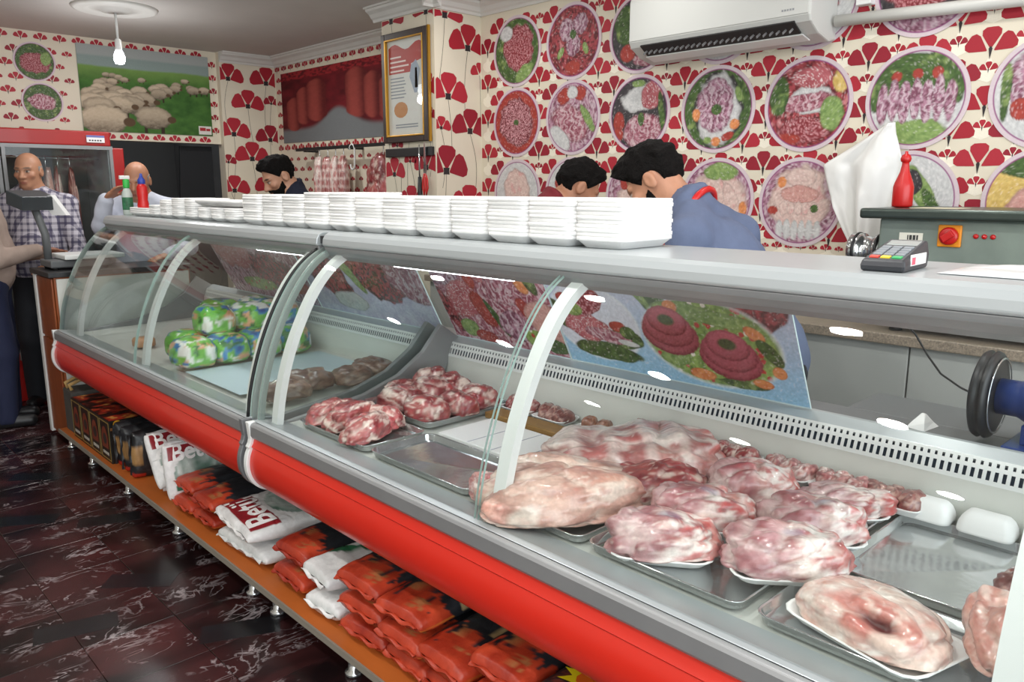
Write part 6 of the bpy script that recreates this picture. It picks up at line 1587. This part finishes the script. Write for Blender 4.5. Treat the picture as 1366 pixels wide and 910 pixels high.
mb.col = hx('#9aa4b4'); mb.add([q(.04, .40), q(.09, .30), q(.12, .30), q(.15, .44), q(.11, .50), q(.06, .47)], [(0, 1, 2, 3, 4, 5)])
mb.col = hx('#b5653a'); mb.add([q(.095, .33), q(.125, .33), q(.12, .45), q(.10, .45)], [(0, 1, 2, 3)])
mb.col = hx('#c0824a'); mb.add([q(-.06 + .075 * math.cos(k * .45), .205 + .05 * math.sin(k * .45)) for k in range(14)], [tuple(range(14))])
mb.build('notice', M['vpaint'], fr)
mb = MB(); mb.cm = 0; mb.add([(-.0135, -.195, .04), (-.0135, .195, .04), (-.0135, .195, .64), (-.0135, -.195, .64)], [(0, 1, 2, 3)]); mb.build('cover_glass', M['glass'], fr)
kr = tag(MB().box(3.098, 3.99, 1.70, 3.1215, 4.49, 1.755).build('magnetic_bar', M['dark'], bevel=.003), 'black bar on the pillar below the framed notice, holding scissors and a knife', 'bar')
sc = empty('knife_sharpener', (3.085, 4.10, 1.44), 0, 'steel knife with black handle hanging on the black bar', 'knife')
MB().tube([(0, 0, .13), (0, 0, .24), (0, 0, .33)], [.006, .006, .003], 8).build('blade', M['steel'], sc); MB().tube([(0, 0, 0), (0, .001, .02), (0, 0, .13)], [.014, .016, .012], 10).build('handle', M['dark'], sc)
sc = empty('scissors', (3.085, 4.045, 1.45), 0, 'steel scissors with red handles hanging on the black bar', 'scissors')
MB().obox((0, -.005, .23), (.002, 0, 0), (0, .006, 0), (0, .004, .10)).build('blade', M['steel'], sc); MB().obox((.004, .008, .23), (.002, 0, 0), (0, .006, 0), (0, -.004, .10)).build('blade', M['steel'], sc)
for s in (-1, 1): MB().tube([(0, s * .006, .14), (0, s * .022, .10), (0, s * .026, .05), (0, s * .012, .01), (0, s * .004, .05), (0, s * .004, .12)], .006, 8).build('handle', M['red_pl'], sc)

# meat rail with hanging cuts
rl = empty('meat_rail', (3.44, 0, 1.82), 0, 'dark steel meat rail under the red carcass poster', 'rail')
MB().box(-.015, 4.56, -.012, .015, 6.30, .012).build('bar', M['dark'], rl)
for y in (4.7, 5.5, 6.2): MB().box(.01, y - .012, -.02, .139, y + .012, .02).build('bracket', M['dark'], rl)
def hook(x, y, z, label, big=False):
    s = 1.6 if big else 1
    pts = [(x, y + .022 * s * math.cos(a), z + .022 * s * math.sin(a)) for a in np.linspace(-.2, PI, 7)] + [(x, y - .02 * s, z - .05 * s)] + [(x, y + .018 * s * math.cos(a), z - .08 * s + .018 * s * math.sin(a)) for a in np.linspace(PI, 2 * PI + .4, 7)]
    return tag(MB().tube(pts, .0045 * s, 6).build('meat_hook', M['white_paint'] if big else M['steel']), label, 'hook', None if big else 'steel hooks on the meat rail')
YS = (5.95, 5.82, 5.70, 5.58, 5.03)
for k, y in enumerate(YS): hook(3.44, y, 1.815, ['steel hook of the farthest hanging rib rack', 'steel hook of the second hanging rib rack', 'steel hook of the third hanging rib rack', 'steel hook of the fourth hanging rib rack', 'steel hook of the big hanging meat joint'][k])
hook(3.43, 5.42, 1.80, 'large white hook on the meat rail between ribs and the big joint', True)
def hang(name, y, z, rx, ry, rz, seed, pal, label, **k):
    o = lump(name, rz, ry, rx, seed, pal, None, (3.44 - .0, y, z), 0, flat=1.6, **k)
    o.rotation_euler = (0, PI / 2, 0); o.location = (3.44 - rx * .9, y, z); return tag(o, label, 'meat')
for k, y in enumerate(YS[:4]):
    hang('rib_rack', y, 1.53, .045, .055, .215, 130 + k, 'rib', ['farthest hanging rib rack beside the man in navy', 'second hanging rib rack from the man in navy', 'third hanging rib rack from the man in navy', 'fourth hanging rib rack, next to the white hook'][k], ridges=22, fat=.4, amp=.1)
hang('meat_joint', 5.08, 1.55, .09, .15, .20, 140, 'red', 'big red meat joint hanging at the right end of the rail', fat=.25, amp=.18, taper=-.3)
mb = MB(); mb.col = hx('#dcdcd6'); mb.prism_y([(3.39, 1.38), (3.40, 1.38), (3.40, 1.62), (3.39, 1.60)], 4.66, 4.80); mb.col = hx('#b02a3a'); mb.box(3.3885, 4.69, 1.41, 3.39, 4.715, 1.46); o = mb.build('paper_bag', M['vpaint'])
tag(o, 'white paper bag with red print hanging beside the pillar', 'bag')
hk = MB().tube([(3.395, 4.73, 1.61), (3.40, 4.73, 1.70), (3.44, 4.73, 1.805)], .004, 6).build('string', M['dark'], None); hk.parent = o

# ceiling lamp with its plaster rose
lp = empty('pendant_bulb', (1.87, 5.72, 2.65), 0, 'bare lit bulb hanging from a white cord below a ceiling rose', 'lamp')
MB().lathe([(.26, 0), (.255, -.01), (.235, -.018), (.215, -.012), (.19, -.02), (.16, -.012), (.10, -.014), (.085, -.026), (.05, -.032), (.0, -.032)], (0, 0, 0), 'z', 40).build('ceiling_rose', M['plaster'], lp)
MB().tube([(0, 0, -.03), (0, 0, -.20)], .008, 8).build('cord', M['white_paint'], lp)
MB().lathe([(.012, -.19), (.02, -.20), (.022, -.26), (.02, -.265)], (0, 0, 0), 'z', 16).build('socket', M['white_paint'], lp)
bm_ = mat('lit_bulb', '#ffffff', .4, emit='#eef6ff', estr=14)
MB().lathe([(.018, -.262), (.026, -.275), (.034, -.30), (.034, -.325), (.026, -.345), (.0, -.352)], (0, 0, 0), 'z', 20).build('bulb', bm_, lp)
pd = bpy.data.lights.new('bulb_light', 'POINT'); pd.energy = 9; pd.shadow_soft_size = .04; po = bpy.data.objects.new('bulb_light', pd); COL.objects.link(po); po.location = (1.87, 5.72, 2.26)

# spray and squeeze bottles at the far end of the canopy
sb = empty('spray_bottle', (1.585, 4.93, 1.3455), 0, 'clear spray bottle with green cap on the far counter top', 'bottle')
MB().lathe([(.026, 0), (.029, .005), (.029, .12), (.02, .145), (.014, .155)], (0, 0, 0), 'z', 20).build('bottle_body', mat('clear_plastic', '#b9c4bd', .2, coat=.5), sb)
MB().lathe([(.0292, .03), (.0296, .032), (.0296, .10), (.0292, .102)], (0, 0, 0), 'z', 20, cap=False).build('label_wrap', mat('green_label', '#2f6a48', .5, noise=.5, nscale=60), sb)
MB().lathe([(.017, .155), (.018, .16), (.018, .20), (.012, .205)], (0, 0, 0), 'z', 16).build('cap', mat('green_cap', '#35b04a', .4), sb); MB().box(-.035, -.01, .205, .02, .01, .226).build('spray_head', M['white_paint'], sb, bevel=.003)
sq_ = empty('squeeze_bottle', (1.60, 4.72, 1.3455), 0, 'red squeeze bottle with blue cap on the far counter top', 'bottle')
MB().lathe([(.026, 0), (.030, .005), (.031, .06), (.026, .09), (.030, .12), (.028, .16), (.018, .178)], (0, 0, 0), 'z', 20).build('bottle_body', M['red_pl'], sq_)
MB().lathe([(.018, .176), (.02, .18), (.02, .20), (.010, .215), (.006, .235)], (0, 0, 0), 'z', 16).build('cap', mat('blue_cap', '#2a3f9a', .4), sq_)

# desk with weighing scale
dk = empty('cash_desk', (0, 0, 0), 0, 'orange brown desk standing past the far end of the glass counter', 'desk')
MB().box(1.18, 5.03, .02, 1.95, 5.40, 1.0).build('carcass', M['cabinet'], dk, bevel=.003)
for z0, z1 in ((.04, .62), (.635, .99)): MB().box(1.168, 5.045, z0, 1.179, 5.365, z1).build('front_panel', M['cabinet'], dk, bevel=.003)
MB().box(1.160, 5.37, .02, 1.182, 5.41, 1.0).build('edge_strip', M['white_paint'], dk)
MB().box(1.19, 5.018, .05, 1.94, 5.03, .99).build('side_panel', M['inner'], dk, bevel=.002)
MB().box(1.15, 5.01, 1.0, 1.97, 5.43, 1.03).build('desk_top', M['dark'], dk, bevel=.003)
scl = empty('weighing_scale', (1.33, 5.27, 1.03), 0, 'grey weighing scale with display on a slanted post on the desk', 'scale')
MB().box(-.13, -.13, .012, .20, .11, .055).build('scale_base', M['grey_pl'], scl, bevel=.008)
for a in (-.1, .17):
    for b in (-.1, .08): MB().lathe([(.015, 0), (.018, .012)], (a, b, 0), 'z', 10).build('foot', M['black'], scl)
MB().box(-.06, -.16, .058, .27, .13, .085).build('scale_plate', M['white_paint'], scl, bevel=.006)
MB().tube([(-.10, .04, .05), (-.10, .045, .20), (-.14, .06, .36)], .022, 10).build('post', M['grey_pl'], scl)
MB().obox((-.15, .06, .40), (.10, .06, 0), (.03, -.05, -.02), (.0, -.016, .04)).build('display_head', mat('scale_head', '#3f4448', .4), scl, bevel=.006)
MB().obox((-.125, .012, .392), (.07, .042, 0), (.003, -.005, -.002), (.0, -.010, .025)).build('screen', mat('scale_screen', '#9aa6ac', .2, coat=.5), scl)
MB().obox((-.03, .08, .37), (.014, .01, 0), (-.03, .03, .0), (.035, .0, -.06)).build('side_plate', M['foam'], scl)

# cold cabinet with glass doors and hanging meat
fg = empty('cold_cabinet', (0, 6.36, 0), 0, 'tall red framed glass cold cabinet with hanging meat below the wall pictures', 'cabinet')
RM = M['rubber_red']
MB().box(-.2, 0, 1.80, 1.965, .58, 1.905).build('header', RM, fg, bevel=.01)
MB().box(-.2, -.012, 1.775, 1.97, 0, 1.80).build('header_trim', M['alu'], fg)
MB().box(1.965, -.01, .1, 2.045, .58, 1.79).build('post', RM, fg, bevel=.006)
MB().box(-.2, -.01, .1, -.12, .58, 1.79).build('post', RM, fg, bevel=.006)
MB().box(-.2, 0, 0, 2.045, .58, .30).build('plinth', RM, fg, bevel=.006)
MB().box(-.12, .55, .3, 1.965, .58, 1.80).build('back_panel', mat('cabinet_liner', '#5a5b58', .5), fg)
MB().box(1.94, .02, .3, 1.965, .55, 1.80).build('side_panel', M['alu_light'], fg)
for (a, b) in ((-.12, .55), (.56, 1.25), (1.26, 1.965)):
    dr = MB().box(a, -.006, .3, b, -.001, 1.775).build('glass_door', M['glass'], fg)
    MB().box(a, -.018, .3, a + .022, -.006, 1.775).build('door_frame', M['alu'], dr); MB().box(b - .022, -.018, .3, b, -.006, 1.775).build('door_frame', M['alu'], dr)
MB().tube([(-.1, .25, 1.72), (1.94, .25, 1.72)], .012, 8).build('hanging_bar', M['steel'], fg)
mb = MB(); mb.col = hx('#e4e2e2'); mb.box(1.80, -.0125, 1.825, 1.92, -.0005, 1.875); mb.col = hx('#6a6ea8'); mb.box(1.80, -.013, 1.86, 1.92, -.0124, 1.875); mb.col = hx('#333333')
for q in range(5): mb.box(1.815 + q * .018, -.013, 1.834, 1.827 + q * .018, -.0124, 1.844)
mb.build('sticker', M['vpaint'], fg)
tl = MB().lathe([(.012, 0), (.012, 1.3)], (1.50, .12, .42), 'z', 10).build('lamp_tube', M['alu_light'], fg)
for k, x in enumerate((1.42, 1.50, 1.58, 1.66, 1.74)):
    pal = ('lamb', 'dark', 'leg', 'red', 'dark')[k]
    o = lump('hanging_carcass', .42, .055, .034, 150 + k, pal, None, (0, 0, 0), 0, flat=1.6, taper=.45, fat=.45, nu=48, nv=32, m=M['meat'])
    o.rotation_euler = (0, PI / 2, 0); o.location = (x - .04, 6.56 + .09 * (k % 2), 1.20)
    tag(o, ['pale lamb carcass hanging leftmost in the cold cabinet', 'dark carcass hanging second in the cold cabinet', 'pale long carcass hanging in the middle of the cold cabinet', 'red carcass hanging fourth in the cold cabinet', 'dark red carcass hanging nearest the cabinet post'][k], 'meat')
    hh = MB().tube([(x, 6.60, 1.735), (x, 6.61, 1.68), (x, 6.60, 1.60)], .005, 6).build('meat_hook', M['steel']); tag(hh, 'steel hook in the cold cabinet, %s from left' % ORD_[k] if False else 'steel hook in the cold cabinet holding the %s carcass' % ['leftmost', 'second', 'middle', 'fourth', 'rightmost'][k], 'hook')

# blue motor with its drive wheel on the ledge behind the near counter
mo = empty('motor', (2.205, .48, .866), 0, 'blue electric motor with black drive wheel behind the near counter', 'motor')
wh = MB().lathe([(.03, -.024), (.085, -.024), (.098, -.02), (.108, -.016), (.112, -.008), (.104, -.004), (.104, .004), (.112, .008), (.108, .016), (.098, .02), (.085, .024), (.03, .024)], (0, .09, .122), 'y', 40).build('wheel', M['dark'], mo)
MB().lathe([(.022, .02), (.026, .026), (.026, -.034), (.02, -.036)], (0, .09, .122), 'y', 20).build('hub', M['blue_paint'], wh)
MB().lathe([(.092, -.0262), (.097, -.0262), (.097, -.0242), (.092, -.0242)], (0, .09, .122), 'y', 40, cap=False).build('rim', M['steel'], wh)
MB().lathe([(.03, -.20), (.075, -.20), (.08, -.19), (.08, -.02), (.06, -.01), (.045, .02), (.045, .065), (.03, .066)], (0, -.0, .122), 'y', 28).build('motor_body', M['blue_paint'], mo)
for k in range(12):
    a = k * PI / 6; MB().obox((.084 * math.cos(a), -.105, .122 + .084 * math.sin(a)), (.006 * math.cos(a), 0, .006 * math.sin(a)), (0, .08, 0), (-.002 * math.sin(a), 0, .002 * math.cos(a))).build('cooling_fin', M['blue_paint'], mo)
MB().box(-.085, -.19, 0, .085, .03, .02).box(-.05, -.16, .02, .05, .0, .07).build('mount', M['blue_paint'], mo, bevel=.003)
tag(MB().tube([(1.80, .86, 1.284), (2.05, .84, 1.22), (2.25, .815, 1.15), (2.30, .79, 1.10), (2.305, .755, 1.045), (2.30, .715, 1.0), (2.285, .66, .975), (2.262, .612, .965)], .003, 6).build('cable', M['black']), 'thin dark cable hanging from the counter top to the blue motor', 'cable')
mb = MB(); mb.loft([[(2.17, .70, .866), (2.25, .69, .866), (2.24, .74, .866), (2.18, .75, .866)], [(2.18, .705, .885), (2.235, .70, .88), (2.225, .735, .889), (2.19, .74, .882)], [(2.205, .715, .906), (2.21, .712, .905), (2.21, .72, .906), (2.205, .722, .906)]]); o = mb.build('crumpled_paper', M['foam'])
tag(o, 'small crumpled white paper on the ledge beside the drive wheel', 'paper')
